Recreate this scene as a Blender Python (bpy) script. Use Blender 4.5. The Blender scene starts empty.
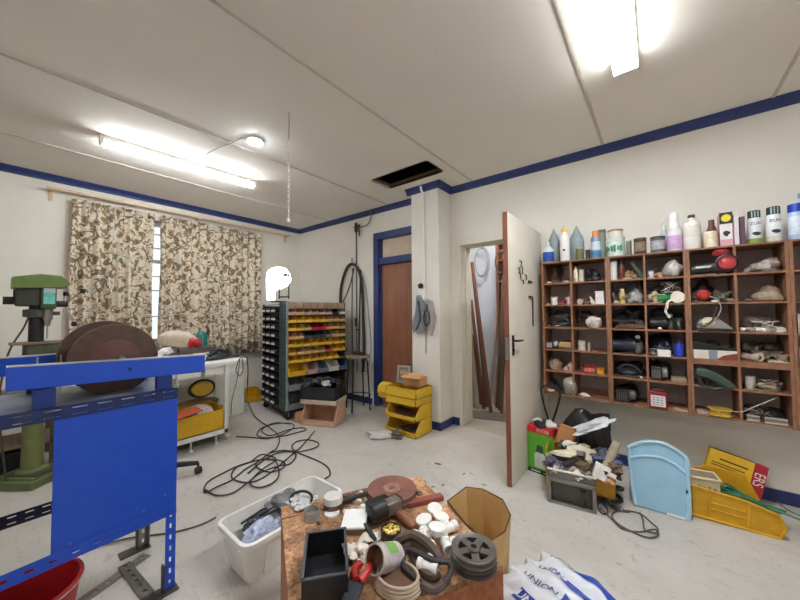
import bpy, math, random
from mathutils import Vector, Matrix
S = bpy.context.scene
C = S.collection
R_ = math.radians
rnd = random.Random(7)
# ---------------------------------------------------------------- camera
CH, F_PX = 1.30, 321.39
yaw, pit, rol = R_(38.537), R_(1.9597), R_(-0.3961)
fw = Vector((-math.sin(yaw)*math.cos(pit), math.cos(yaw)*math.cos(pit), math.sin(pit)))
r0 = Vector((math.cos(yaw), math.sin(yaw), 0)); u0 = r0.cross(fw)
rt = r0*math.cos(rol)+u0*math.sin(rol); up = -r0*math.sin(rol)+u0*math.cos(rol)
cam_d = bpy.data.cameras.new('camera'); cam = bpy.data.objects.new('camera', cam_d); C.objects.link(cam)
cam_d.sensor_width = 36; cam_d.lens = F_PX/800*36; cam_d.clip_start = .02
mw = Matrix.Identity(4)
for i in range(3):
    mw[i][0] = rt[i]; mw[i][1] = up[i]; mw[i][2] = -fw[i]
mw[2][3] = CH
cam.matrix_world = mw
S.camera = cam
def _ray(u, v):
    return rt*((u-400)/F_PX)+up*((300-v)/F_PX)+fw
def PZ(u, v, z=0.0):
    d = _ray(u, v); t = (z-CH)/d.z; return Vector((d.x*t, d.y*t, z))
def PY(u, v, y):
    d = _ray(u, v); t = y/d.y; return Vector((d.x*t, y, CH+d.z*t))
def PX(u, v, x):
    d = _ray(u, v); t = x/d.x; return Vector((x, d.y*t, CH+d.z*t))
# ---------------------------------------------------------------- materials
def lin(c):
    return tuple(((x/255)/12.92 if x <= 10 else (((x/255)+.055)/1.055)**2.4) for x in c)+(1,)
_M = {}
def M(col, rough=.5, metal=0, var=.08, scale=18, bump=0, emit=0, alpha=None, trans=0, kind=None):
    if isinstance(col, bpy.types.Material): return col
    key = (tuple(col), rough, metal, var, scale, bump, emit, trans, kind)
    if key in _M: return _M[key]
    m = bpy.data.materials.new('paint_%d_%d_%d' % tuple(col)); m.use_nodes = True
    nt = m.node_tree; N = nt.nodes; L = nt.links; b = N['Principled BSDF']
    b.inputs['Roughness'].default_value = rough; b.inputs['Metallic'].default_value = metal
    c = lin(col)
    tc = N.new('ShaderNodeTexCoord'); nz = N.new('ShaderNodeTexNoise'); nz.inputs['Scale'].default_value = scale
    nz.inputs['Detail'].default_value = 5
    L.new(tc.outputs['Object'], nz.inputs['Vector'])
    mr = N.new('ShaderNodeMapRange'); mr.inputs[1].default_value = .3; mr.inputs[2].default_value = .7
    mr.inputs[3].default_value = 1-var; mr.inputs[4].default_value = 1+var
    L.new(nz.outputs['Fac'], mr.inputs[0])
    mx = N.new('ShaderNodeVectorMath'); mx.operation = 'MULTIPLY'; mx.inputs[0].default_value = c[:3]
    L.new(mr.outputs[0], mx.inputs[1]); L.new(mx.outputs[0], b.inputs['Base Color'])
    if bump:
        bp = N.new('ShaderNodeBump'); bp.inputs['Strength'].default_value = bump; bp.inputs['Distance'].default_value = .01
        L.new(nz.outputs['Fac'], bp.inputs['Height']); L.new(bp.outputs[0], b.inputs['Normal'])
    if emit:
        b.inputs['Emission Color'].default_value = c; b.inputs['Emission Strength'].default_value = emit
    if trans:
        b.inputs['Transmission Weight'].default_value = trans; b.inputs['IOR'].default_value = 1.15 if kind == 'film' else 1.4
    _M[key] = m
    return m
def nodes(name):
    m = bpy.data.materials.new(name); m.use_nodes = True
    nt = m.node_tree; return m, nt.nodes, nt.links, nt.nodes['Principled BSDF']
def ramp(N, stops):
    r = N.new('ShaderNodeValToRGB'); e = r.color_ramp.elements
    while len(e) < len(stops): e.new(.5)
    for k, (p, c) in enumerate(stops):
        e[k].position = p; e[k].color = lin(c)
    return r
def tex(N, L, typ, scale, coord='Object', sc=(1, 1, 1), **kw):
    tc = N.new('ShaderNodeTexCoord'); mp = N.new('ShaderNodeMapping'); mp.inputs['Scale'].default_value = sc
    t = N.new('ShaderNodeTex'+typ); t.inputs['Scale'].default_value = scale
    for k, v in kw.items():
        t.inputs[k].default_value = v
    L.new(tc.outputs[coord], mp.inputs[0]); L.new(mp.outputs[0], t.inputs['Vector'])
    return t
def mix(N, L, fac, a, b, mode='MIX'):
    x = N.new('ShaderNodeMix'); x.data_type = 'RGBA'; x.blend_type = mode
    for s, v in ((0, fac), (6, a), (7, b)):
        if hasattr(v, 'links'): L.new(v, x.inputs[s])
        else: x.inputs[s].default_value = v if s == 0 or len(v) == 4 else lin(v)
    return x.outputs[2]
def wood(name, c1, c2, rough=.5, sc=(1, 14, 14), scale=3):
    m, N, L, b = nodes(name)
    t = tex(N, L, 'Noise', scale, sc=sc, Detail=6, Distortion=.6)
    r = ramp(N, [(.3, c1), (.7, c2)]); L.new(t.outputs['Fac'], r.inputs[0]); L.new(r.outputs[0], b.inputs['Base Color'])
    b.inputs['Roughness'].default_value = rough
    return m
def chipboard(name, c1, c2, c3):
    m, N, L, b = nodes(name)
    t = tex(N, L, 'Voronoi', 90); r = ramp(N, [(.0, c1), (.45, c2), (1, c3)])
    n = tex(N, L, 'Noise', 7, Detail=6)
    L.new(t.outputs['Color'], r.inputs[0])
    r2 = ramp(N, [(.35, (120, 95, 75)), (.6, (255, 255, 255))]); L.new(n.outputs['Fac'], r2.inputs[0])
    L.new(mix(N, L, .75, r.outputs[0], r2.outputs[0], 'MULTIPLY'), b.inputs['Base Color'])
    b.inputs['Roughness'].default_value = .85
    return m
def floor_mat(name, c1, c2, dark):
    m, N, L, b = nodes(name)
    n1 = tex(N, L, 'Noise', 1.1, Detail=8, Roughness=.65); r1 = ramp(N, [(.35, c1), (.65, c2)])
    L.new(n1.outputs['Fac'], r1.inputs[0])
    n2 = tex(N, L, 'Noise', 14, Detail=9, Roughness=.7); r2 = ramp(N, [(.30, dark), (.42, (255, 255, 255))])
    L.new(n2.outputs['Fac'], r2.inputs[0])
    n3 = tex(N, L, 'Voronoi', 5.5); r3 = ramp(N, [(.02, (110, 105, 98)), (.06, (255, 255, 255))])
    L.new(n3.outputs['Distance'], r3.inputs[0])
    a = mix(N, L, .45, r1.outputs[0], r2.outputs[0], 'MULTIPLY')
    a = mix(N, L, .5, a, r3.outputs[0], 'MULTIPLY')
    n4 = tex(N, L, 'Noise', 2.2, sc=(1, 3.2, 1), Detail=9, Distortion=1.6); r4 = ramp(N, [(.485, (255, 255, 255)), (.5, (150, 145, 138)), (.515, (255, 255, 255))])
    L.new(n4.outputs['Fac'], r4.inputs[0])
    a = mix(N, L, .22, a, r4.outputs[0], 'MULTIPLY')
    L.new(a, b.inputs['Base Color']); b.inputs['Roughness'].default_value = .5
    bp = N.new('ShaderNodeBump'); bp.inputs['Strength'].default_value = .08; L.new(n2.outputs['Fac'], bp.inputs['Height']); L.new(bp.outputs[0], b.inputs['Normal'])
    return m
def wall_mat(name, c1, c2):
    m, N, L, b = nodes(name)
    n1 = tex(N, L, 'Noise', 1.7, Detail=7, Roughness=.6); r1 = ramp(N, [(.3, c1), (.7, c2)]); L.new(n1.outputs['Fac'], r1.inputs[0])
    n2 = tex(N, L, 'Noise', 60, Detail=3)
    n3 = tex(N, L, 'Voronoi', 2.6); r3 = ramp(N, [(.008, (120, 112, 100)), (.014, (255, 255, 255))]); L.new(n3.outputs['Distance'], r3.inputs[0])
    L.new(mix(N, L, .6, r1.outputs[0], r3.outputs[0], 'MULTIPLY'), b.inputs['Base Color']); b.inputs['Roughness'].default_value = .8
    bp = N.new('ShaderNodeBump'); bp.inputs['Strength'].default_value = .06; L.new(n2.outputs['Fac'], bp.inputs['Height']); L.new(bp.outputs[0], b.inputs['Normal'])
    return m
def curtain_mat():
    m, N, L, b = nodes('floral_fabric')
    tc = N.new('ShaderNodeTexCoord')
    def warp(amount, scale, sc):
        nd = N.new('ShaderNodeTexNoise'); nd.inputs['Scale'].default_value = scale; L.new(tc.outputs['Object'], nd.inputs['Vector'])
        ad = N.new('ShaderNodeVectorMath'); ad.operation = 'MULTIPLY_ADD'; L.new(nd.outputs['Color'], ad.inputs[0]); ad.inputs[1].default_value = (amount,)*3; L.new(tc.outputs['Object'], ad.inputs[2])
        mp = N.new('ShaderNodeMapping'); mp.inputs['Scale'].default_value = sc; L.new(ad.outputs[0], mp.inputs[0]); return mp.outputs[0]
    def stencil(vec, scale, lo, hi, out='Distance'):
        v = N.new('ShaderNodeTexVoronoi'); v.inputs['Scale'].default_value = scale; L.new(vec, v.inputs['Vector'])
        r = ramp(N, [(lo, (255, 255, 255)), (hi, (0, 0, 0))]); L.new(v.outputs[out], r.inputs[0]); return r.outputs[0], v
    def line(vec, scale, wd):
        n = N.new('ShaderNodeTexNoise'); n.inputs['Scale'].default_value = scale; n.inputs['Detail'].default_value = 1.5; L.new(vec, n.inputs['Vector'])
        r = ramp(N, [(.5-wd*1.6, (0, 0, 0)), (.5-wd, (255, 255, 255)), (.5+wd, (255, 255, 255)), (.5+wd*1.6, (0, 0, 0))]); L.new(n.outputs['Fac'], r.inputs[0]); return r.outputs[0]
    w1 = warp(.16, 6, (.2, 1, .55)); w2 = warp(.10, 11, (.2, .6, 1))
    a = (246, 236, 218)
    st, _ = stencil(w2, 40, .20, .27); a = mix(N, L, st, a, (206, 178, 140))
    a = mix(N, L, line(w1, 6.5, .009), a, (128, 98, 70))
    a = mix(N, L, line(w2, 10, .009), a, (150, 122, 90))
    lf, v = stencil(w1, 17, .31, .37)
    hue = ramp(N, [(.2, (150, 138, 100)), (.4, (176, 142, 102)), (.6, (134, 134, 106)), (.8, (208, 174, 132)), (.95, (228, 208, 178))]); L.new(v.outputs['Color'], hue.inputs[0])
    ve = ramp(N, [(.06, (255, 255, 255)), (.10, (0, 0, 0))]); L.new(v.outputs['Distance'], ve.inputs[0])
    a = mix(N, L, lf, a, hue.outputs[0]); a = mix(N, L, ve.outputs[0], a, (92, 74, 54))
    l2, v2 = stencil(w2, 23, .26, .32)
    h2 = ramp(N, [(.3, (164, 126, 92)), (.6, (140, 138, 108)), (.9, (192, 164, 124))]); L.new(v2.outputs['Color'], h2.inputs[0])
    a = mix(N, L, l2, a, h2.outputs[0])
    L.new(a, b.inputs['Base Color']); b.inputs['Roughness'].default_value = .9
    out = N['Material Output']; tr = N.new('ShaderNodeBsdfTranslucent'); L.new(a, tr.inputs[0])
    ms = N.new('ShaderNodeMixShader'); ms.inputs[0].default_value = .3
    L.new(b.outputs[0], ms.inputs[1]); L.new(tr.outputs[0], ms.inputs[2]); L.new(ms.outputs[0], out.inputs[0])
    return m
# ---------------------------------------------------------------- geometry builder
class B:
    def __init__(s): s.v = []; s.f = []; s.mi = []; s.k = 0
    def add(s, vs, fs):
        o = len(s.v); s.v += [tuple(p) for p in vs]; s.f += [tuple(o+i for i in f) for f in fs]; s.mi += [s.k]*len(fs); return s
    def box(s, c, d, rz=0, rx=0, ry=0):
        m = Matrix.Translation(c) @ Matrix.Rotation(rz, 4, 'Z') @ Matrix.Rotation(ry, 4, 'Y') @ Matrix.Rotation(rx, 4, 'X')
        vs = [m @ Vector((x*d[0]/2, y*d[1]/2, z*d[2]/2)) for z in (-1, 1) for y in (-1, 1) for x in (-1, 1)]
        return s.add(vs, [(0, 2, 3, 1), (4, 5, 7, 6), (0, 1, 5, 4), (2, 6, 7, 3), (0, 4, 6, 2), (1, 3, 7, 5)])
    def bx(s, x0, x1, y0, y1, z0, z1):
        return s.box(((x0+x1)/2, (y0+y1)/2, (z0+z1)/2), (x1-x0, y1-y0, z1-z0))
    def cyl(s, a, b, r, r2=None, n=20, cap=True):
        a = Vector(a); b = Vector(b); r2 = r if r2 is None else r2
        return s.tube([a, b], [r, r2], n, cap)
    def tube(s, pts, r, n=8, cap=True, closed=False):
        pts = [Vector(p) for p in pts]; k = len(pts)
        rr = r if isinstance(r, (list, tuple)) else [r]*k
        vs = []; ref = None
        for i, p in enumerate(pts):
            if closed: t = pts[(i+1) % k]-pts[i-1]
            else: t = pts[min(i+1, k-1)]-pts[max(i-1, 0)]
            if t.length < 1e-9: t = Vector((0, 0, 1))
            t.normalize()
            if ref is None:
                ref = Vector((0, 0, 1)) if abs(t.z) < .9 else Vector((1, 0, 0))
            ref = (ref-t*ref.dot(t))
            if ref.length < 1e-5: ref = t.orthogonal()
            ref.normalize(); q = t.cross(ref)
            for j in range(n):
                an = 2*math.pi*j/n; vs.append(p+(ref*math.cos(an)+q*math.sin(an))*rr[i])
        fs = []
        for i in range(k if closed else k-1):
            i2 = (i+1) % k
            for j in range(n):
                fs.append((i*n+j, i*n+(j+1) % n, i2*n+(j+1) % n, i2*n+j))
        if cap and not closed: fs += [tuple(range(n-1, -1, -1)), tuple((k-1)*n+j for j in range(n))]
        return s.add(vs, fs)
    def lathe(s, prof, c=(0, 0, 0), n=24, axis='Z', cap=True, sy=1):
        vs = []
        for (r, z) in prof:
            for j in range(n):
                a = 2*math.pi*j/n; x, y = r*math.cos(a), r*math.sin(a)*sy
                p = {'Z': (x, y, z), 'X': (z, x, y), 'Y': (y, z, x)}[axis]
                vs.append((c[0]+p[0], c[1]+p[1], c[2]+p[2]))
        fs = [(i*n+j, i*n+(j+1) % n, (i+1)*n+(j+1) % n, (i+1)*n+j) for i in range(len(prof)-1) for j in range(n)]
        if cap: fs += [tuple(range(n-1, -1, -1)), tuple((len(prof)-1)*n+j for j in range(n))]
        return s.add(vs, fs)
    def prism(s, poly, t0, t1, plane='XZ'):
        # poly 2d points, extruded between t0 and t1 along the remaining axis
        def P(a, b, t): return {'XZ': (a, t, b), 'YZ': (t, a, b), 'XY': (a, b, t)}[plane]
        n = len(poly)
        vs = [P(a, b, t0) for a, b in poly]+[P(a, b, t1) for a, b in poly]
        fs = [tuple(range(n)), tuple(range(2*n-1, n-1, -1))]+[(i, i+n, (i+1) % n+n, (i+1) % n) for i in range(n)]
        return s.add(vs, fs)
    def blob(s, c, d, seed=1, amp=.18, n=18, flat=True, freq=3.):
        q = random.Random(seed); ph = [(q.uniform(-1, 1)*freq, q.uniform(-1, 1)*freq, q.uniform(-1, 1)*freq, q.uniform(0, 6.28), q.uniform(.4, 1)) for _ in range(9)]
        vs = []; m = n//2+1
        for i in range(m+1):
            th = math.pi*i/m
            for j in range(n):
                a = 2*math.pi*j/n
                x, y, z = math.sin(th)*math.cos(a), math.sin(th)*math.sin(a), math.cos(th)
                k = 1+amp*sum(w*math.sin(px*x*1.6+py*y*1.6+pz*z*1.6+p0) for px, py, pz, p0, w in ph)/2.2+(amp*.5*(q.random()-.5) if amp >= .3 and 0 < i < m else 0)
                X, Y, Z = x*k*d[0]/2, y*k*d[1]/2, z*k*d[2]/2
                if flat: Z = max(Z, -d[2]*.36)
                vs.append((c[0]+X, c[1]+Y, c[2]+Z+(d[2]*.36 if flat else 0)))
        fs = [(i*n+j, i*n+(j+1) % n, (i+1)*n+(j+1) % n, (i+1)*n+j) for i in range(m) for j in range(n)]
        return s.add(vs, fs)
    def tangle(s, c, d, r, seed=1, turns=5, n=6):
        q = random.Random(seed); P = []
        for i in range(turns*14+1):
            a = i/14*2*math.pi; k = .55+.4*math.sin(i*.37+seed)
            P.append((c[0]+math.cos(a+.3*math.sin(i*.21))*d[0]/2*k, c[1]+math.sin(a)*d[1]/2*k, c[2]+r+(d[2]-2*r)*(.5+.5*math.sin(i*.29+seed*2)*min(1, i/6))))
        return s.tube(P, r, n)
    def slots(s, p0, p1, w, th, nrm, pitch=.05, sl=.03, sw=.35, two=False):
        # flat perforated bar from p0 to p1 (centre line), width w across, thickness th along nrm
        p0 = Vector(p0); p1 = Vector(p1); d = p1-p0; Ln = d.length; d.normalize(); nrm = Vector(nrm).normalized(); a = d.cross(nrm)
        def bar(l0, l1, a0, a1):
            vs = [p0+d*l+a*q+nrm*t for t in (-th/2, th/2) for q in (a0, a1) for l in (l0, l1)]
            s.add(vs, [(0, 2, 3, 1), (4, 5, 7, 6), (0, 1, 5, 4), (2, 6, 7, 3), (0, 4, 6, 2), (1, 3, 7, 5)])
        rows = [(-w*sw/2, w*sw/2)] if not two else [(-w*.30, -w*.30+w*sw/2), (w*.30-w*sw/2, w*.30)]
        e = [-w/2]+[x for r in rows for x in r]+[w/2]
        for i in range(0, len(e), 2): bar(0, Ln, e[i], e[i+1])
        k = max(1, int(Ln/pitch)); pt = Ln/k
        for ri, (a0, a1) in enumerate(rows):
            for i in range(k+1):
                l0 = max(0, i*pt-(pt-sl)/2); l1 = min(Ln, i*pt+(pt-sl)/2); bar(l0, l1, a0, a1)
        return s
    def mesh(s, name, mats, smooth=35):
        me = bpy.data.meshes.new(name); me.from_pydata(s.v, [], s.f)
        for x in (mats if isinstance(mats, list) else [mats]): me.materials.append(M(x) if isinstance(x, tuple) else x)
        if any(s.mi): me.polygons.foreach_set('material_index', s.mi)
        me.validate(); me.update()
        if smooth:
            me.polygons.foreach_set('use_smooth', [True]*len(me.polygons)); me.set_sharp_from_angle(angle=R_(smooth))
        return me
def fixn(me):
    import bmesh
    bm = bmesh.new(); bm.from_mesh(me); bmesh.ops.recalc_face_normals(bm, faces=bm.faces); bm.to_mesh(me); bm.free()
def obj(name, b, mats, parent=None, bev=0, loc=None, rot=None, smooth=35, solid=0, sub=0):
    me = b.mesh(name, mats, smooth) if isinstance(b, B) else b
    if isinstance(b, B): fixn(me)
    o = bpy.data.objects.new(name, me); C.objects.link(o)
    if parent: o.parent = parent
    if loc is not None: o.location = loc
    if rot is not None: o.rotation_euler = rot
    if bev:
        md = o.modifiers.new('bevel', 'BEVEL'); md.width = bev; md.segments = 2; md.limit_method = 'ANGLE'; md.angle_limit = R_(40)
    if solid:
        md = o.modifiers.new('solid', 'SOLIDIFY'); md.thickness = solid; md.offset = 0
    if sub:
        md = o.modifiers.new('sub', 'SUBSURF'); md.levels = md.render_levels = sub
    return o
def tag(o, label, cat, group=None):
    o['label'] = label; o['category'] = cat
    if group: o['group'] = group
    return o
def thing(name, label, cat, loc=(0, 0, 0), rz=0, group=None, rot=None):
    o = bpy.data.objects.new(name, None); C.objects.link(o); o.empty_display_size = .05
    o.location = loc; o.rotation_euler = rot if rot else (0, 0, rz)
    return tag(o, label, cat, group)
def single(name, label, cat, b, mats, loc=(0, 0, 0), rz=0, group=None, rot=None, **kw):
    o = obj(name, b, mats, loc=loc, rot=rot if rot else (0, 0, rz), **kw)
    return tag(o, label, cat, group)
def struct(name, b, mats, parent=None, **kw):
    o = obj(name, b, mats, parent, **kw)
    if parent is None: o['kind'] = 'structure'
    return o
def plabel(o, t): o['label'] = t; return o
def dup(root, loc, rz=None, label=None, group=None):
    r = root.copy(); C.objects.link(r); r.location = loc
    if rz is not None: r.rotation_euler = (0, 0, rz)
    if label: r['label'] = label
    if group: r['group'] = group
    for ch in list(root.children):
        c = ch.copy(); C.objects.link(c); c.parent = r
        for g in ch.children:
            d = g.copy(); C.objects.link(d); d.parent = c
    return r
def text(name, body, size, mat, parent, loc, rot, ext=.0006, sx=1, align='CENTER'):
    cu = bpy.data.curves.new(name, 'FONT'); cu.body = body; cu.size = size; cu.extrude = ext; cu.align_x = align; cu.align_y = 'CENTER'
    t = bpy.data.objects.new(name, cu); C.objects.link(t)
    bpy.context.view_layer.update()
    me = bpy.data.meshes.new_from_object(t.evaluated_get(bpy.context.evaluated_depsgraph_get()))
    bpy.data.objects.remove(t)
    me.materials.clear(); me.materials.append(M(mat) if isinstance(mat, tuple) else mat)
    o = bpy.data.objects.new(name, me); C.objects.link(o); o.parent = parent; o.location = loc; o.rotation_euler = rot; o.scale = (sx, 1, 1)
    return o
def catmull(pts, k=6, closed=False):
    P = [Vector(p) for p in pts]; n = len(P); out = []
    for i in range(n if closed else n-1):
        g = (lambda j: P[j % n]) if closed else (lambda j: P[min(max(j, 0), n-1)])
        a, b, c, d = g(i-1), g(i), g(i+1), g(i+2)
        for j in range(k):
            t = j/k; out.append(.5*((2*b)+(-a+c)*t+(2*a-5*b+4*c-d)*t*t+(-a+3*b-3*c+d)*t**3))
    if not closed: out.append(P[-1])
    return out
ORD = ['first', 'second', 'third', 'fourth', 'fifth', 'sixth', 'seventh', 'eighth', 'ninth', 'tenth', 'eleventh', 'twelfth', 'thirteenth']
# ================================================================ room
WX, DY, HZ = -4.87, 3.30, 2.73
RX, FY = 1.75, -2.2          # right wall, wall behind the camera
wall = wall_mat('cream_wall_paint', (226, 221, 210), (235, 231, 221))
ceilm = wall_mat('ceiling_board_paint', (230, 223, 213), (236, 229, 219))
blue = M((40, 56, 108), .45, var=.12)
cream = M((226, 220, 206), .5, var=.05)
white = M((235, 233, 228), .5, var=.03)
black = M((24, 24, 27), .5, var=.2)
steel = M((150, 148, 145), .35, .8, .15)
# floor
struct('floor', B().bx(WX-.2, RX+.2, FY-.2, DY+.0, -.1, 0), floor_mat('painted_concrete', (186, 181, 174), (206, 201, 194), (120, 112, 104)))
struct('floor_storeroom', B().bx(-2.7, .2, DY, DY+2.2, -.1, -.004), floor_mat('worn_concrete', (150, 145, 136), (190, 184, 172), (90, 84, 76)))
# ceiling with the hatch hole
hx0, hx1, hy0, hy1 = -2.39, -1.68, 2.53, 2.82
b = B()
for a in ((WX-.2, hx0, FY-.2, DY+.02), (hx1, RX+.2, FY-.2, DY+.02), (hx0, hx1, FY-.2, hy0), (hx0, hx1, hy1, DY+.02)):
    b.bx(a[0], a[1], a[2], a[3], HZ, HZ+.012)
struct('ceiling', b, ceilm)
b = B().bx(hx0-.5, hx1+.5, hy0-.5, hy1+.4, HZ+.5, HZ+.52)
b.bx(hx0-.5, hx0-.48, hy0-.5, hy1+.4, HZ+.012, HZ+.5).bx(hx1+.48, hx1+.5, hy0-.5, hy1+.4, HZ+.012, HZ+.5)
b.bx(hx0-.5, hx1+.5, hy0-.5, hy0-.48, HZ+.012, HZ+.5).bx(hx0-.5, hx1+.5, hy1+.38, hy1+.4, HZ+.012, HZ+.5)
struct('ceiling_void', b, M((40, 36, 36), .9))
b = B()
b.bx(hx0-.45, hx1+.45, hy0+.2, hy0+.24, HZ+.16, HZ+.26)
b.bx(hx0-.02, hx0, hy0, hy1, HZ, HZ+.05).bx(hx1, hx1+.02, hy0, hy1, HZ, HZ+.05).bx(hx0, hx1, hy0-.02, hy0, HZ, HZ+.05).bx(hx0, hx1, hy1, hy1+.02, HZ, HZ+.05)
struct('trim_hatch', b, wood('dusty_rafter', (100, 84, 68), (130, 110, 90)))
for i, x in enumerate((-3.99, -2.78, -1.555, -.326, .66)):
    b = B().bx(x-.006, x+.006, FY, DY-.05, HZ-.006, HZ)
    b.bx(x-.011, x+.011, FY, DY-.05, HZ-.002, HZ)
    struct('trim_%d' % (i+1), b, M((196, 188, 175), .7))
# window wall with opening
wy0, wy1, wz0, wz1 = .49, 2.52, .92, 2.45
b = B().bx(WX-.2, WX, FY-.2, wy0, 0, HZ).bx(WX-.2, WX, wy1, DY+.02, 0, HZ).bx(WX-.2, WX, wy0, wy1, 0, wz0).bx(WX-.2, WX, wy0, wy1, wz1, HZ)
struct('wall_left', b, wall)
# back wall with two door openings
dx0, dx1, dz1 = -3.0, -2.20, 2.30     # blue door
ox0, ox1, oz1 = -1.735, -.86, 2.045      # open doorway
b = B().bx(WX-.2, dx0-.09, DY, DY+.12, 0, HZ).bx(dx1+.05, ox0-.03, DY, DY+.12, 0, HZ).bx(ox1+.038, RX+.2, DY, DY+.12, 0, HZ)
b.bx(dx0-.09, dx1+.05, DY, DY+.12, dz1+.09, HZ).bx(ox0-.03, ox1+.038, DY, DY+.12, oz1+.03, HZ).bx(dx0-.09, dx1+.05, DY+.11, DY+.12, 0, dz1+.09)
struct('wall_back', b, wall)
struct('wall_right', B().bx(RX, RX+.2, FY-.2, DY, 0, HZ), wall)
struct('wall_front', B().bx(WX, RX, FY-.2, FY, 0, HZ), wall)
struct('wall_pillar', B().bx(-2.235, -1.862, 3.03, DY, 0, HZ), wall, bev=.004)
# storeroom shell
b = B().bx(-2.7, -2.58, DY+.12, DY+2.2, 0, HZ).bx(.1, .2, DY+.12, DY+2.2, 0, HZ).bx(-2.7, .2, DY+2.1, DY+2.2, 0, HZ)
struct('wall_storeroom', b, wall_mat('storeroom_paint', (205, 208, 210), (222, 222, 220)))
struct('ceiling_storeroom', B().bx(-2.7, .2, DY+.02, DY+2.2, HZ, HZ+.02), ceilm)
# cornices (blue cove): profile offset d from wall, drop h
def cornice(name, p0, p1, n):
    p0 = Vector(p0); p1 = Vector(p1); n = Vector(n); n3 = Vector((n.x, n.y, 0))
    pr = [(0, 0), (.056, 0), (.056, -.008), (.045, -.014), (.028, -.03), (.014, -.048), (.012, -.06), (0, -.064)]
    vs = []; k = len(pr)
    for P in (p0, p1):
        for a, z in pr: vs.append((P.x+n3.x*a, P.y+n3.y*a, HZ+z))
    fs = [tuple(range(k)), tuple(range(2*k-1, k-1, -1))]+[(i, i+k, (i+1) % k+k, (i+1) % k) for i in range(k)]
    struct(name, B().add(vs, fs), blue)
cornice('trim_6', (WX, FY, 0), (WX, DY, 0), (1, 0, 0))
cornice('trim_7', (WX, DY, 0), (-2.235, DY, 0), (0, -1, 0))
cornice('trim_8', (-2.235, 2.974, 0), (-2.235, DY, 0), (-1, 0, 0))
cornice('trim_9', (-2.291, 3.03, 0), (-1.806, 3.03, 0), (0, -1, 0))
cornice('trim_10', (-1.862, 2.974, 0), (-1.862, DY, 0), (1, 0, 0))
cornice('trim_11', (-1.862, DY, 0), (RX, DY, 0), (0, -1, 0))
cornice('trim_12', (RX, FY, 0), (RX, DY, 0), (-1, 0, 0))
cornice('trim_13', (WX, FY, 0), (RX, FY, 0), (0, 1, 0))
# baseboards
bh, bt = .085, .014
struct('baseboard_left', B().bx(WX, WX+bt, FY, DY, 0, bh), blue, bev=.003)
struct('baseboard_back', B().bx(WX, dx0-.13, DY-bt, DY, 0, bh).bx(-1.862, -1.77, DY-bt, DY, 0, bh).bx(-.78, RX, DY-bt, DY, 0, bh), blue, bev=.003)
struct('baseboard_pillar', B().bx(-2.25, -1.848, 3.03-bt, 3.03, 0, bh).bx(-1.862, -1.848, 3.03, DY-bt, 0, bh).bx(-2.249, -2.235, 3.03, DY-bt, 0, bh), blue, bev=.003)
struct('baseboard_right', B().bx(RX-bt, RX, FY, DY, 0, bh), blue)
# window: frame, mullions, glass
b = B(); t = .05
b.bx(WX-.14, WX-.09, wy0, wy0+t, wz0, wz1).bx(WX-.14, WX-.09, wy1-t, wy1, wz0, wz1).bx(WX-.14, WX-.09, wy0, wy1, wz0, wz0+t).bx(WX-.14, WX-.09, wy0, wy1, wz1-t, wz1)
for y in (1.13, 1.82): b.bx(WX-.14, WX-.09, y-.025, y+.025, wz0, wz1)
b.bx(WX-.14, WX-.09, wy0, wy1, 1.93, 1.97)
for z in (1.25, 1.58, 1.76, 2.12, 2.3): b.bx(WX-.13, WX-.1, wy0, wy1, z-.006, z+.006)
w = struct('window_1', b, white)
obj('glass', B().bx(WX-.118, WX-.114, wy0+.01, wy1-.01, wz0+.01, wz1-.01), M((235, 242, 245), .05, trans=1), w)
obj('window_sill', B().bx(WX-.1, WX+.03, wy0-.03, wy1+.03, wz0-.03, wz0), white, w, bev=.004)
obj('architrave', B().bx(WX, WX+.018, wy0-.055, wy0, wz0, wz1+.05).bx(WX, WX+.018, wy1, wy1+.055, wz0, wz1+.05).bx(WX, WX+.018, wy0, wy1, wz1, wz1+.05), M((228, 214, 205), .6), w, bev=.003)
# blue panel door with transom
bt2 = M((42, 60, 112), .4, var=.1)
b = B().bx(dx0-.09, dx0, DY-.02, DY+.1, 0, dz1+.09).bx(dx1, dx1+.05, DY-.0, DY+.1, 0, dz1+.09).bx(dx0, dx1, DY-.02, DY+.1, dz1, dz1+.09).bx(dx0, dx1, DY-.005, DY+.1, 1.945, 2.035)
b.bx(dx0, dx0+.02, DY+.03, DY+.1, 0, dz1)
d1 = struct('door_1', b, bt2, bev=.004)
obj('door_leaf', B().bx(dx0+.02, dx1, DY+.05, DY+.09, .01, 1.94), wood('mahogany_veneer', (134, 86, 62), (156, 104, 76), .45, sc=(12, 12, 1)), d1)
obj('transom_panel', B().bx(dx0+.02, dx1, DY+.06, DY+.07, 2.035, dz1), wood('bare_plywood', (206, 184, 164), (226, 206, 186), .7, sc=(1, 6, 6)), d1)
obj('threshold', B().bx(dx0, dx1, DY, DY+.09, 0, .02), M((120, 110, 100)), d1)
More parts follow.
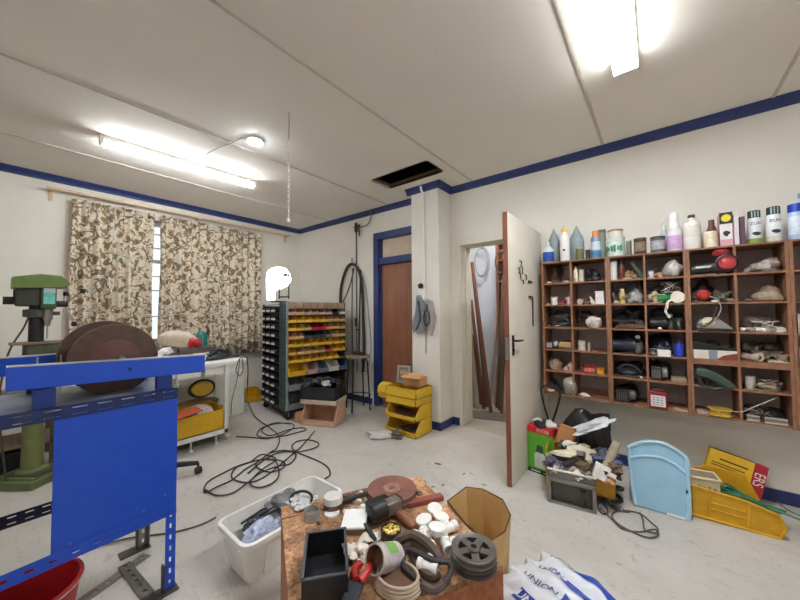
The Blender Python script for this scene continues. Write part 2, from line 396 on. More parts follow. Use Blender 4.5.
# doorway with open leaf
b = B().bx(ox0-.032, ox0, DY-.016, DY+.25, 0, oz1).bx(ox0-.032, ox1+.04, DY-.016, DY+.25, oz1, oz1+.032).bx(ox1, ox1+.04, DY-.016, DY+.25, 0, oz1)
b.bx(ox0, ox0+.012, DY+.10, DY+.13, 0, oz1-.012).bx(ox0, ox1, DY+.10, DY+.13, oz1-.012, oz1)
d2 = struct('door_2', b, cream, bev=.003)
pE = PZ(511, 486.5); hinge = Vector((ox1-.01, DY-.03, 0))
ang = math.atan2(pE.y-hinge.y, pE.x-hinge.x)
lw = .90
lf = bpy.data.objects.new('door_leaf', B().bx(0, lw, -.017, .017, .012, 2.04).mesh('door_leaf', [M((222, 216, 200), .5, var=.05, scale=5)]))
C.objects.link(lf); lf.parent = d2; lf.location = hinge; lf.rotation_euler = (0, 0, ang)
redw = wood('bare_red_timber', (112, 62, 44), (140, 84, 62), .6, sc=(10, 10, 1))
plabel(obj('leaf_edge', B().bx(lw, lw+.004, -.018, .018, .012, 2.04), redw, lf), 'bare reddish timber edge')
obj('lock_plate', B().bx(lw+.003, lw+.006, -.012, .012, .93, 1.1), steel, lf)
b = B().bx(lw-.085, lw-.05, .02, .025, .96, 1.11)
b.tube([(lw-.067, .02, 1.07), (lw-.067, .055, 1.07), (lw-.075, .06, 1.07), (lw-.17, .06, 1.066)], .008)
b.cyl((lw-.067, .02, 1.0), (lw-.067, .032, 1.0), .008)
plabel(obj('door_handle', b, M((60, 55, 50), .35, .7), lf, bev=.001), 'dark metal lever handle')
# hooks and tools on the door leaf
for x, z0_, ln in ((.66, 1.60, .05), (.62, 1.66, .07), (.6, 1.55, .04), (.64, 1.7, .04), (.52, 1.6, .05), (.68, 1.64, .05)):
    obj('wall_hook', B().tube([(x, .015, z0_), (x+.01, .035, z0_-.01), (x+.006, .034, z0_-ln)], .0045), black, lf)
for nm, x, z, l in (('hanging_try_square', .44, 1.55, 1), ('hanging_caliper', .42, 1.42, 2)):
    b = B()
    if l == 1: b.bx(x-.005, x+.006, .022, .03, z-.02, z+.0).bx(x-.10, x+.006, .022, .028, z-.012, z)
    else: b.bx(x-.09, x+.02, .022, .03, z-.014, z).bx(x-.09, x-.075, .022, .03, z-.26, z)
    b.cyl((x, .02, z), (x, .04, z), .004)
    o = obj(nm, b, M((95, 90, 85), .4, .6)); o.matrix_world = Matrix.Translation(hinge) @ Matrix.Rotation(ang, 4, 'Z')
    tag(o, {1: 'short dark metal angle hanging on nails on open white door', 2: 'grey metal square with long blade hanging below on the open door'}[l], 'tool')
# ceiling fittings
def batten(name, label, p, q, w=.065, box=None):
    p = Vector(p); q = Vector(q); d = (q-p); Ln = d.length; a = math.atan2(d.y, d.x)
    t = thing(name, label, 'light', (p.x, p.y, HZ), a)
    obj('housing', B().bx(0, Ln, -w/2, w/2, -.035, 0), white, t, bev=.004)
    obj('end_cap', B().bx(-.006, .02, -w/2, w/2, -.075, 0), white, t, bev=.003)
    obj('end_cap', B().bx(Ln-.02, Ln+.006, -w/2, w/2, -.075, 0), white, t, bev=.003)
    return t, Ln
tubem = M((246, 250, 255), .4, emit=17, var=0)
t, Ln = batten('fluorescent_light', 'fluorescent tube batten on the ceiling near the curtained window', (-3.46, .49, 0), (-3.40, 1.73, 0))
obj('tube', B().cyl((.02, 0, -.062), (Ln-.02, 0, -.062), .020), tubem, t)
t, Ln = batten('fluorescent_light', 'wide fluorescent batten light on the ceiling facing the shelves', (-.10, 2.22, 0), (-.10, .98, 0), .12)
df = obj('diffuser', B().bx(.018, Ln-.018, -.056, .056, -.075, -.072), M((246, 250, 255), .4, emit=22, var=0), t)
obj('diffuser_edge', B().bx(.018, Ln-.018, -.056, .056, -.072, -.034), M((246, 250, 255), .4, emit=4, var=0), df)
t = thing('round_ceiling_light', 'round glowing ceiling lamp beside the fluorescent batten', 'light', (-2.573, 1.309, HZ))
obj('rim', B().lathe([(.02, 0), (.075, 0), (.072, -.012), (.06, -.018), (.02, -.018)], n=32), white, t)
obj('diffuser', B().lathe([(.001, -.034), (.03, -.032), (.055, -.022), (.058, -.012), (.01, -.012)], n=32, cap=False), M((235, 244, 255), .4, emit=60, var=0), t)
pts = catmull([(-2.60, 1.22, HZ-.006), (-2.75, 1.2, HZ-.01), (-2.92, 1.17, HZ-.006), (-3.05, 1.13, HZ-.03), (-3.2, 1.16, HZ-.02), (-3.36, 1.2, HZ-.02)])
single('light_cable', 'thin cable between the round lamp and the fluorescent batten', 'cable', B().tube(pts, .004), M((150, 144, 135)))
b = B().tube(catmull([(-2.019, 1.274, HZ), (-2.021, 1.274, 2.62), (-2.016, 1.272, 2.5)]), .002)
t = thing('ceiling_pull_cord', 'frayed pull cord hanging from the middle of the ceiling', 'cord', (-2.019, 1.274, HZ))
obj('cord', B().tube([(0, 0, 0), (.002, 0, -.1), (-.002, 0, -.22)], .0025), M((130, 122, 110)), t)
b = B(); q = random.Random(3); P = []
for i in range(60): P.append((math.sin(i*1.9)*.004+q.uniform(-.002, .002), math.cos(i*1.7)*.004, -.2-i*.0098))
b.tube(P, [.005+q.uniform(0, .003) for _ in P], 6)
obj('rope', b, M((228, 222, 210), .9), t)
obj('toggle', B().lathe([(.004, -.8), (.012, -.795), (.014, -.78), (.006, -.77)], n=12), white, t)
# ================================================================ curtains
cm = curtain_mat()
def curtain(label, ua, ub, seed, zb=.70):
    ya = PX(ua, 215, WX+.09).y; yb = PX(ub, 230, WX+.09).y
    t = thing('curtain', label, 'curtain', (WX+.09, ya, 0), 0, 'floral curtains over the window')
    n = 90; m = 8; q = random.Random(seed); vs = []; f = [q.uniform(.8, 1.3) for _ in range(12)]; w = yb-ya
    for i in range(m+1):
        z = 2.51-(2.51-zb)*i/m
        for j in range(n+1):
            s_ = j/n; ph = s_*w/.095*2*math.pi
            vs.append((.022*math.sin(ph+.6*math.sin(s_*9+seed))*(1+.5*i/m)*f[int(s_*11)]+.01*math.sin(i*.8+s_*14), w*s_+.006*math.sin(i+seed), z))
    fs = [(i*(n+1)+j, i*(n+1)+j+1, (i+1)*(n+1)+j+1, (i+1)*(n+1)+j) for i in range(m) for j in range(n)]
    obj('fabric', B().add(vs, fs), cm, t, smooth=80, solid=.003)
    for k in range(max(2, int(w/.13))):
        y = .03+k*.13
        if y < w: obj('curtain_hook', B().tube([(0, y, 2.5), (.004, y+.004, 2.53), (0, y, 2.56)], .004), M((225, 215, 200)), t)
curtain('leftmost floral curtain panel beside the drill press', 71, 153, 1)
curtain('middle floral curtain panel right of the bright window gap', 161, 219, 5)
curtain('rightmost floral curtain panel beside the parts rack', 219, 262, 9)
t = thing('curtain_rail', 'cream curtain rail with brackets above the floral curtains', 'curtain rail', (WX, 0, 2.575))
ra, rb = PX(47, 187, WX+.09).y, PX(290, 237, WX+.09).y
obj('rail', B().bx(.07, .11, ra, rb, -.012, .012), M((214, 190, 160), .6), t, bev=.003)
for y in (ra+.03, (ra+rb)/2, rb-.04): obj('bracket', B().bx(.006, .1, y-.012, y+.012, -.02, -.012).bx(0, .008, y-.015, y+.015, -.11, .0), M((205, 178, 140), .6), t)
# ================================================================ disc grinder
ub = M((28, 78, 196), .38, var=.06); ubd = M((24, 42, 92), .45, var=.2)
GX0, GX1 = -1.82, -2.26; GY0, GY1 = -.12, .555
g = thing('disc_grinder', 'blue steel bench grinder with two big brown discs on slotted frame', 'grinder', (0, 0, 0))
def slotleg(x, y, z1, nm='leg'):
    b = B()
    sx = 1 if x > -2 else -1
    b.slots((x, y-.02, .012), (x, y-.02, z1), .04, .003, (1, 0, 0), .05, .022, .22)
    b.slots((x-.02*sx, y, .012), (x-.02*sx, y, z1), .04, .003, (0, 1, 0), .05, .022, .22)
    return obj(nm, b, ub if x > -2 else steel, g)
for x in (GX0, GX1):
    for y in (GY1, GY0): slotleg(x, y, .94)
pl = B().bx(GX0-.001, GX0+.003, .148, .555, .36, .925)
sp = obj('side_panel', pl, ub, g, bev=.001)
for y, z in ((.43, .415), (.51, .45), (.20, .40)): obj('bolt', B().cyl((GX0+.003, y, z), (GX0+.006, y, z), .004, n=8), steel, sp)
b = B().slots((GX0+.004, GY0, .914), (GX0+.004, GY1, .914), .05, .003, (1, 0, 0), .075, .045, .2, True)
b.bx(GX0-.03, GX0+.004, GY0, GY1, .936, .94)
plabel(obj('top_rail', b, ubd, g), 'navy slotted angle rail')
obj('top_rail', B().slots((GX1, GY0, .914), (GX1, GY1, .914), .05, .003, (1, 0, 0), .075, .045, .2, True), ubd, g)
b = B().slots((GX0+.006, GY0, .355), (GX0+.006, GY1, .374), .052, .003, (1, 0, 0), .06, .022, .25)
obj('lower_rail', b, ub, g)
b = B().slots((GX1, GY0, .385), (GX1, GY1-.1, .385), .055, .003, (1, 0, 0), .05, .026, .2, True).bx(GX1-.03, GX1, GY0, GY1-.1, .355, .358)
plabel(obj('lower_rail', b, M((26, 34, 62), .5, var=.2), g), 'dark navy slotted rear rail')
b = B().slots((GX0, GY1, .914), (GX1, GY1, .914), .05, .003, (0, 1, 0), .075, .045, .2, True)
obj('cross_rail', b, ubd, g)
obj('table_top', B().bx(GX1+.005, GX0-.005, GY0, GY1, .936, .942), M((120, 128, 142), .35, .4, .35, 9), g)
# beams on posts
b = B().prism([(.026, 1.022), (.67, .997), (.67, 1.081), (.026, 1.108)], GX0-.028, GX0+.012, 'YZ')
bm = obj('front_beam', b, ub, g, bev=.004)
plabel(obj('beam_top', B().prism([(.026, 1.108), (.67, 1.081), (.67, 1.085), (.026, 1.112)], GX0-.028, GX0+.012, 'YZ'), M((188, 190, 192), .4, .6, .1), bm), 'bare grey metal upper face')
obj('bolt', B().cyl((GX0+.012, .37, 1.055), (GX0+.018, .37, 1.055), .007, n=6), M((16, 30, 80)), bm)
bm = obj('rear_beam', B().bx(-2.23, -2.19, -.02, .56, 1.03, 1.108), ub, g, bev=.004)
plabel(obj('beam_top', B().bx(-2.23, -2.19, -.02, .56, 1.108, 1.112), M((188, 190, 192), .4, .6, .1), bm), 'bare grey metal upper face')
for x in (GX0-.008, -2.21):
    for y in (.12, .50): obj('beam_post', B().bx(x-.02, x+.018, y-.03, y+.03, .942, 1.015 if x > -2 else 1.03), M((24, 50, 122), .45), g, bev=.002)
obj('threaded_rod', B().cyl((GX0, .55, .94), (GX0, .55, 1.005), .005, n=8).cyl((GX0, .55, .94), (GX0, .55, .955), .012, n=6), M((205, 205, 205), .3, .8), g)
for x, y in ((-2.0, .11), (-2.03, .18)): obj('threaded_rod', B().cyl((x, y, .94), (x, y, 1.12), .003, n=8), M((205, 205, 205), .3, .8), g)
disc = M((92, 68, 60), .75, var=.16, scale=30, bump=.15); hub = M((104, 66, 64), .6, var=.1)
def gdisc(x, y, z, r, lab):
    o = obj('grinding_disc', B().lathe([(.02, -.014), (r-.004, -.014), (r, -.010), (r, .010), (r-.004, .014), (.02, .014)], (x, y, z), 72, 'X'), disc, g)
    plabel(o, lab)
    obj('flange', B().lathe([(.0, .0145), (.088, .0145), (.088, .017), (.076, .020), (.0, .021)], (x, y, z), 48, 'X'), hub, o)
gdisc(-1.95, .346, 1.090, .158, 'front brown abrasive disc')
gdisc(-2.11, .334, 1.098, .164, 'rear brown abrasive disc')
obj('axle', B().cyl((-1.86, .355, 1.09), (-2.19, .355, 1.09), .016), steel, g)
for x, y in ((GX0, GY1), (GX1, GY1), (GX0, GY0), (GX1, GY0)):
    obj('foot', B().bx(x-.035, x+.03, y-.12, y+.01, 0, .01).bx(x-.012, x+.012, y-.052, y-.042, .01, .13), M((84, 80, 76), .5, .5), g, bev=.002)
pa, pb = PZ(75, 600, .03), PZ(147, 549, .03)
b = B().slots(pb, pb+(pa-pb)*1.35, .055, .004, (0, 0, 1), .05, .02, .25)
single('perforated_angle', 'long grey slotted steel angle lying on the floor behind the blue grinder', 'steel angle', b, M((140, 136, 130), .45, .6), loc=(0, 0, -.028))
pa, pb = PZ(124, 560, .03), PZ(166, 612, .03)
b = B().slots(pa, pb, .05, .004, (0, 0, 1), .05, .02, .25)
single('perforated_angle', 'short grey slotted steel angle on the floor under the grinder post', 'steel angle', b, M((110, 106, 100), .45, .6), loc=(0, 0, -.022))
c = PZ(20, 592, .26)
t = thing('red_bucket', 'red plastic bucket on the floor under the grinder', 'bucket', (c.x-.00, c.y-.0, 0))
rp = M((172, 30, 34), .4, var=.06)
obj('body', B().lathe([(.0, 0), (.125, 0), (.128, .01), (.165, .25), (.172, .252), (.172, .262), (.160, .262), (.122, .02), (.0, .014)], n=40, cap=False), rp, t)
b = B(); b.tube([(.17*math.cos(a), .17*math.sin(a), .25-.0*math.sin(a)) for a in [R_(x) for x in range(0, 181, 12)]], .004)
obj('handle', b, M((190, 188, 182), .4, .5), t)
# ================================================================ drill press
X0 = -3.85
dp = thing('drill_press', 'green pillar drill press standing on the floor left of the curtains', 'drill press', (X0, .2, 0))
def Q(u, v, dx=0):
    p = PX(u, v, X0+dx); return Vector((dx, p.y-.2, p.z))
gr = M((104, 124, 62), .35, var=.12); grd = M((96, 108, 66), .5, var=.18); dk = M((42, 44, 42), .5, .3, .25)
b = B().box((0, 0, .03), (.37, .32, .06), rz=R_(38)); b.box((0, 0, .065), (.31, .26, .02), rz=R_(38))
obj('base', b, grd, dp, bev=.006)
obj('base_plate', B().box((.03, .02, .08), (.24, .2, .012), rz=R_(38)), M((80, 76, 62), .6), dp)
obj('lower_column', B().lathe([(.0, .07), (.095, .07), (.09, .09), (.062, .105), (.058, .5), (.062, .52), (.055, .66), (0, .66)], (-.0, 0, 0), 32), M((112, 118, 70), .5, var=.14), dp)
obj('column', B().cyl((0, 0, .66), (0, 0, 1.42), .043, n=28), dk, dp)
b = B(); a, c = Q(26, 352), Q(60, 352)
b.bx(-.06, .2, a.y, c.y, .99, 1.06).cyl((0, 0, .96), (0, 0, 1.08), .07)
obj('work_table', b, M((72, 76, 56), .5, var=.2), dp, bev=.006)
obj('table_board', B().box((.08, (a.y+c.y)/2+.0, 1.073), (.24, .36, .012)), M((130, 108, 86), .8), dp)
e0, e1 = Q(11, 280, 0), Q(66, 275, 0)
zt = 1.595
pr = [(e0.y, 1.49), (e1.y-.01, 1.505), (e1.y+.0, 1.515), (e1.y, zt-.02), (e1.y-.035, zt+.008), ((e0.y+e1.y)/2, zt+.012), (e0.y+.01, zt-.018), (e0.y, zt-.025)]
b = B().prism(pr, -.09, .12, 'YZ')
obj('belt_cover', b, gr, dp, bev=.006)
h0, h1 = Q(40, 300, .05), Q(56, 300, .05)
hd = obj('head', B().bx(-.07, .10, h0.y, h1.y, 1.335, 1.515), M((66, 86, 48), .4, var=.15), dp, bev=.01)
obj('name_plate', B().bx(.10, .103, h0.y+.015, h1.y-.008, 1.375, 1.505), M((120, 205, 190), .4, var=.2, scale=40), hd)
obj('name_plate_top', B().bx(.103, .104, h0.y+.015, h1.y-.008, 1.465, 1.505), M((205, 222, 228), .4, var=.2, scale=40), hd)
m0, m1 = Q(13, 300), Q(38, 300)
mt = obj('motor', B().lathe([(0, m0.y), (.055, m0.y), (.075, m0.y+.02), (.075, m1.y-.02), (.06, m1.y), (0, m1.y)], (0, 0, 1.43), 24, 'Y').lathe([(0, 0), (.03, 0), (.03, .05), (0, .05)], (0, m0.y-.05, 1.40), 16, 'Y'), M((36, 35, 34), .5, .2, .3), dp)
obj('motor_bracket', B().bx(-.05, .09, m1.y-.12, h0.y, 1.36, 1.50), M((58, 58, 52), .5), mt, bev=.008)
obj('clamp_collar', B().lathe([(.05, 1.27), (.075, 1.275), (.075, 1.33), (.05, 1.335)], n=24).box((.0, .09, 1.30), (.05, .07, .03)), M((80, 80, 76), .45, .4), dp)
sc_ = (h0.y+h1.y)/2
obj('quill', B().cyl((.04, sc_, 1.335), (.04, sc_, 1.25), .03).cyl((.04, sc_, 1.25), (.04, sc_, 1.2), .022, .014).cyl((.04, sc_, 1.2), (.04, sc_, 1.10), .004), steel, dp)
hb = Q(64, 304, .05)
ha = obj('feed_hub', B().cyl((.05, h1.y, hb.z), (.05, hb.y+.02, hb.z), .024), dk, dp)
for (u, v, dx) in ((83, 291, .12), (66, 294, .0), (74, 324, .10)):
    e = Q(u, v, dx)
    o = obj('feed_lever', B().tube([(.05, hb.y, hb.z), tuple(e)], .006), steel, ha)
    obj('knob', B().lathe([(0, -.02), (.014, -.018), (.019, 0), (.014, .018), (0, .02)], tuple(e), 14), black, o)
obj('power_cord', B().tube(catmull([(-.02, m0.y+.1, 1.36), (.03, m0.y+.06, 1.2), (.02, m0.y+.0, 1.05), (.05, m0.y-.03, .9), (.03, m0.y-.05, .6), (.05, m0.y, .02)]), .006), M((70, 62, 54)), dp)
# things lying behind the drill under the grinder table
t = thing('slatted_bench', 'low wooden bench behind the drill press base', 'bench', (-4.3, .0, 0))
obj('bench_top', B().bx(-.25, .2, -.5, .35, .40, .43), wood('grey_brown_plank', (128, 106, 84), (160, 136, 110), .7), t, bev=.003)
obj('shelf_board', B().bx(-.25, .2, -.5, .35, .20, .22), wood('grey_brown_plank', (118, 98, 78), (150, 128, 104), .7), t)
for x in (-.23, .18):
    for y in (-.48, .33): obj('leg', B().bx(x-.02, x+.02, y-.02, y+.02, 0, .40), M((90, 74, 60), .7), t)
single('cardboard_box', 'grey carton on the low bench behind the drill column', 'box', B().bx(-.12, .12, -.1, .1, 0, .22), M((142, 134, 124), .8), (-4.3, .15, .43), .2)
single('white_paper_roll', 'pale roll end lying on the low bench at left edge', 'roll', B().lathe([(.02, -.12), (.06, -.12), (.06, .12), (.02, .12)], n=20, axis='X'), M((200, 190, 170)), (-4.2, -.12, .49), .5)
single('black_box', 'black crate under the low bench behind the drill press', 'crate', B().bx(-.15, .15, -.14, .14, 0, .17), black, (-4.25, .1, .0), .1, bev=.006)
# ================================================================ white work table
TX = -3.37; cr = PX(248, 355, TX); TY1 = cr.y; TZ = .81
tb = thing('work_table', 'white steel work table with a low shelf beneath the curtains', 'table', (TX, TY1, 0))
obj('table_top', B().bx(-.66, 0, -1.05, 0, TZ-.035, TZ), white, tb, bev=.004)
wl = M((222, 220, 214), .45, var=.05)
for x in (-.04, -.62):
    for y in (-.2, -.99): obj('leg', B().bx(x-.018, x+.018, y-.018, y+.018, .10, TZ-.035), wl, tb, bev=.002)
b = B()
for x in (-.04, -.62): b.bx(x-.018, x+.018, -.99, -.18, .10, .14)
for y in (-.2, -.99): b.bx(-.62, -.04, y-.018, y+.018, .10, .14)
obj('lower_frame', b, wl, tb, bev=.002)
obj('shelf', B().bx(-.62, -.04, -.99, -.2, .14, .147), M((120, 110, 98), .7), tb)
for x in (-.06, -.6):
    for y in (-.28, -.5, -.95):
        o = obj('levelling_foot', B().cyl((x, y, .01), (x, y, .10), .007).cyl((x, y, 0), (x, y, .012), .022), wl, tb)
cx_, cy_ = TX-.12, TY1-.33
def crate(name, label, cat, x, y, z, w, d, h, col, rz=0, th=.008, front=.45, group=None, ribs=True):
    t = thing(name, label, cat, (x, y, z), rz, group); m = M(col, .4, var=.08) if isinstance(col, tuple) else col
    b = B().bx(-w/2, w/2, 0, d, 0, th).bx(-w/2, w/2, d-th, d, 0, h)
    fh = h*front
    for s_ in (-1, 1):
        x0 = s_*(w/2-th/2)
        b.prism([(0, 0), (d, 0), (d, h), (d*.28, h), (0, fh)], x0-th/2, x0+th/2, 'YZ')
    b.bx(-w/2, w/2, 0, th, 0, fh)
    obj('body', b, m, t, bev=.002)
    b = B().bx(-w/2-.006, -w/2+th, d*.28, d, h-.012, h).bx(w/2-th, w/2+.006, d*.28, d, h-.012, h).bx(-w/2, w/2, d-th, d+.006, h-.012, h).bx(-w/2-.004, w/2+.004, -.008, th, fh-.012, fh)
    if ribs:
        for s_ in (-1, 1):
            b.bx(min(s_*w/2, s_*(w/2+.005)), max(s_*w/2, s_*(w/2+.005)), d*.3, d*.8, h*.30, h*.36).bx(min(s_*w/2, s_*(w/2+.005)), max(s_*w/2, s_*(w/2+.005)), d*.3, d*.8, h*.55, h*.61)
    obj('rim', b, m, t, bev=.0015)
    return t
yel = (214, 166, 26)
crate('storage_bin', 'yellow storage bin with an orange sheet on the white table shelf', 'bin', TX-.03, TY1-.52, .148, .60, .36, .21, yel, R_(90), front=.9)
b = B().blob((0, 0, 0), (.34, .3, .1), 4, .2)
single('orange_cloth', 'orange sheet draped on yellow bin under the white table', 'cloth', B().box((0, 0, .004), (.2, .26, .008), rx=.12), M((216, 104, 66), .8), (TX-.08, PX(184, 405, TX-.08).y, .36), 0)
single('white_parts_bag', 'white bag of parts in the yellow bin under the table', 'bag', B().blob((0, 0, 0), (.18, .22, .10), 8, .3), M((205, 200, 196), .5, var=.3, scale=40), (TX-.2, PX(200, 405, TX-.2).y, .29), 0)
single('brown_box', 'dark brown flat box behind the yellow bin under table', 'box', B().bx(-.13, .13, -.22, .22, 0, .13), M((96, 72, 50), .8), (TX-.5, PX(196, 400, TX-.5).y, .15), 0, bev=.004)
single('brown_sheet', 'brown fabric pile stacked on dark box under the white table', 'cloth', B().blob((0, 0, 0), (.24, .5, .11), 6, .15), M((112, 92, 70), .9, var=.25), (TX-.5, PX(194, 400, TX-.5).y, .28), 0)
t = thing('chainsaw_case', 'black rimmed yellow case on the pile under the white table', 'case', (TX-.44, PX(202, 390, TX-.44).y, .39), 0)
obj('case_body', B().lathe([(0, -.03), (.12, -.03), (.13, 0), (.12, .03), (0, .03)], n=20, axis='X'), M((196, 160, 42), .5), t, loc=(0, 0, .1)).scale = (1, .85, .62)
o = obj('case_rim', B().tube([(0, .12*math.cos(a), .1+.085*math.sin(a)) for a in [2*math.pi*k/20 for k in range(20)]], .014, closed=True), black, t)
wp = M((214, 212, 204), .6, var=.08)
t = thing('white_cabinet', 'white speckled cabinet standing behind the white table leg', 'cabinet', (-4.35, PX(244.5, 404, -4.15).y, 0))
obj('cabinet_body', B().bx(-.2, .2, -.75, .0, .0, .56), wp, t, bev=.006)
obj('cabinet_door', B().bx(.2, .215, -.74, -.38, .02, .55).bx(.2, .215, -.36, -.01, .02, .55), wp, t, bev=.004)
p = PZ(247, 397)
crate('storage_bin', 'yellow bin on the floor between the table and parts rack', 'bin', PZ(254, 402).x, PZ(254, 402).y, 0, .2, .24, .17, yel, R_(80))
# cord hooked from the table end
b = B().tube(catmull([PX(242, 358, TX+.012), PX(243, 370, TX+.014), PX(240, 376, TX+.014), PX(236, 371, TX+.014), PX(238, 362, TX+.014), PX(241, 357, TX+.012)]), .005)
b.tube(catmull([PX(240, 358, TX+.016), PX(237, 380, TX+.03), PX(232, 400, TX+.04), PX(231, 415, TX+.04)]), .004)
single('hanging_cable', 'looped grey cable hooked on the end of the white table', 'cable', b, M((90, 84, 80)))
# clutter on the white table
def tt(u, dx): return PX(u, 345, TX-dx).y
def put(name, label, cat, u, dx, b, mt, dz=0, rz=0, **kw):
    return single(name, label, cat, b, mt, (TX-dx, tt(u, dx), TZ+dz), rz, **kw)
single('parts_carton', 'low grey carton under the red plastic piece on the white table', 'box', B().bx(-.07, .07, -.13, .2, 0, .13), M((96, 84, 80), .7), (TX-.36, tt(192, .36), TZ), 0)
pz = thing('padded_pouch', 'beige padded bag leaning on the white table beside grinder discs', 'bag', (TX-.42, tt(174, .42), TZ))
obj('base_box', B().bx(-.1, .06, -.2, .2, 0, .14), M((120, 110, 104), .7), pz)
obj('pouch_body', B().blob((0, 0, .14), (.14, .38, .2), 12, .10), M((206, 190, 168), .9, var=.14, scale=60), pz, rot=(R_(-10), 0, 0))
put('red_plastic', 'red plastic piece beside the padded bag on white table', 'plastic part', 195, .36, B().blob((0, 0, 0), (.09, .11, .11), 3, .3), M((196, 44, 62), .4), dz=.13)
put('teal_bottle', 'teal green bottle standing behind the red piece', 'bottle', 201, .46, B().lathe([(0, 0), (.05, 0), (.06, .23), (.04, .27), (.02, .29), (0, .29)], n=18), M((28, 122, 112), .35))
put('white_cup', 'small white cup beside the teal bottle on table', 'cup', 205, .33, B().lathe([(0, 0), (.04, 0), (.048, .08), (.044, .08), (.036, .01), (0, .01)], n=20, cap=False), white)
put('cream_bowl', 'cream round bowl at front of the table clutter', 'bowl', 199, .15, B().lathe([(0, 0), (.05, 0), (.07, .06), (.05, .085), (0, .09)], n=20), M((226, 214, 192), .5))
t = thing('power_tool', 'dark green and black power tool lying on white table end', 'power tool', (TX-.2, tt(217, .2), TZ), .3)
obj('body', B().blob((0, 0, 0), (.12, .30, .085), 5, .12), M((42, 52, 46), .45, var=.25), t)
obj('handle', B().tube([(.02, -.1, .05), (.02, 0, .1), (.02, .12, .06)], .018), black, t)
obj('blade_plate', B().bx(-.04, .04, .08, .2, 0, .012), steel, t)
for i, (u, dx, c_, s_, n_, l_) in enumerate(((158, .3, (206, 204, 200), .11, 'crumpled_wrap', 'crumpled white wrap beside the grinder disc on table'), (165, .18, (96, 110, 140), .07, 'blue_grey_rag', 'blue grey rag on the front of white table'), (178, .15, (60, 44, 38), .07, 'dark_rag', 'dark brown rag among the table clutter'), (186, .2, (210, 204, 196), .06, 'paper_wad', 'white paper wad in front of the red piece'), (190, .12, (120, 62, 52), .05, 'rust_cloth', 'rust red cloth scrap on the table edge'), (172, .1, (70, 68, 66), .05, 'metal_scrap', 'grey metal scrap at the table front edge'))):
    put(n_, l_, 'scrap', u, dx, B().blob((0, 0, 0), (s_*1.4, s_*2.2, s_*1.5), i+20, .35), M(c_, .6, var=.3, scale=30))
put('wire_coil', 'dark wire coil lying on the right end of table', 'wire', 232, .25, B().tangle((0, 0, 0), (.16, .2, .03), .004, 3, 4), M((70, 66, 64)))
# swivel chair base
c0 = Vector((-3.05, .76, 0)); ch = thing('swivel_chair', 'black swivel chair on casters behind the blue panel', 'chair', c0)
obj('column', B().cyl((0, 0, .08), (0, 0, .42), .025), black, ch)
obj('seat', B().lathe([(0, .42), (.12, .42), (.13, .45), (.11, .48), (0, .485)], n=28), black, ch)
tip = PZ(204, 466, .05)-c0; a0 = math.atan2(tip.y, tip.x)
for k in range(5):
    a = a0+k*2*math.pi/5; e = Vector((math.cos(a)*.31, math.sin(a)*.31, 0))
    lg = obj('base_arm', B().tube([(0, 0, .11), (e.x*.6, e.y*.6, .10), (e.x, e.y, .085)], [.028, .022, .017]), black, ch)
    obj('caster', B().lathe([(0, -.022), (.024, -.022), (.027, -.012), (.027, .012), (.024, .022), (0, .022)], (e.x, e.y, .027), 18, 'Y').cyl((e.x, e.y, .05), (e.x, e.y, .085), .008), black, lg)
p = PZ(225, 438)
t = thing('power_strip', 'white multi plug block on the floor beside the table leg', 'plug', (p.x, p.y, 0), .5)
obj('socket_block', B().bx(-.05, .05, -.035, .035, 0, .04), M((214, 206, 196)), t, bev=.005)
obj('plug', B().bx(-.02, .02, -.02, .02, .04, .075).cyl((-.05, 0, .02), (-.09, 0, .02), .012), M((200, 190, 178)), t, bev=.004)
# ================================================================ parts rack
ra_ = R_(81); RL = Vector((-3.47, 2.185, 0)); RW, RD = .80, .80
rk = thing('parts_rack', 'dark steel parts rack on casters filled with small bins', 'rack', RL, ra_)
rm = M((56, 66, 78), .45, .3, .15); rdk = M((34, 38, 44), .5, .2, .2)
def RP(x, y, z): return RL+Matrix.Rotation(ra_, 3, 'Z') @ Vector((x, y, z))
obj('side_panel', B().bx(-.012, 0, .0, .22, .12, 1.42), rm, rk, bev=.002)
obj('side_panel', B().bx(RW, RW+.012, .0, RD, .12, 1.42), M((78, 66, 56), .6, var=.2), rk, bev=.002)
plabel(obj('corner_post', B().bx(-.016, .004, -.006, .010, .12, 1.43), M((128, 158, 152), .4, .3), rk), 'pale green steel edge')
obj('back_panel', B().bx(0, RW, .24, .25, .12, 1.42), rdk, rk)
obj('base_frame', B().bx(-.012, RW+.012, -.006, RD, .09, .12), rdk, rk, bev=.003)
obj('rear_post', B().bx(-.012, .008, RD-.02, RD, .12, 1.40), rdk, rk)
obj('rear_panel', B().bx(0, RW, RD-.012, RD, .12, 1.38), rdk, rk)
for x in (.03, RW-.04):
    for y in (.04, RD-.05):
        cs = obj('caster', B().lathe([(0, -.014), (.036, -.014), (.042, -.008), (.042, .008), (.036, .014), (0, .014)], (x, y, .042), 20, 'Y'), black, rk)
        obj('fork', B().bx(x-.012, x+.012, y-.022, y+.022, .07, .09).bx(x-.01, x+.01, y-.02, y-.015, .04, .07).bx(x-.01, x+.01, y+.015, y+.02, .04, .07), steel, cs)
rows = [1.262, 1.167, 1.070, .968, .872, .776, .680]
for z in [1.345]+rows+[.52, .345]:
    obj('shelf', B().bx(0, RW, 0, .24, z-.010, z-.002), M((150, 128, 92), .6) if z > .6 else rdk, rk)
Y1, PK, RD_, DG, GY, OR, TN, WH, BL = (236, 190, 62), (200, 166, 158), (196, 30, 66), (58, 66, 70), (120, 128, 132), (226, 158, 86), (214, 178, 116), (214, 208, 196), (66, 98, 146)
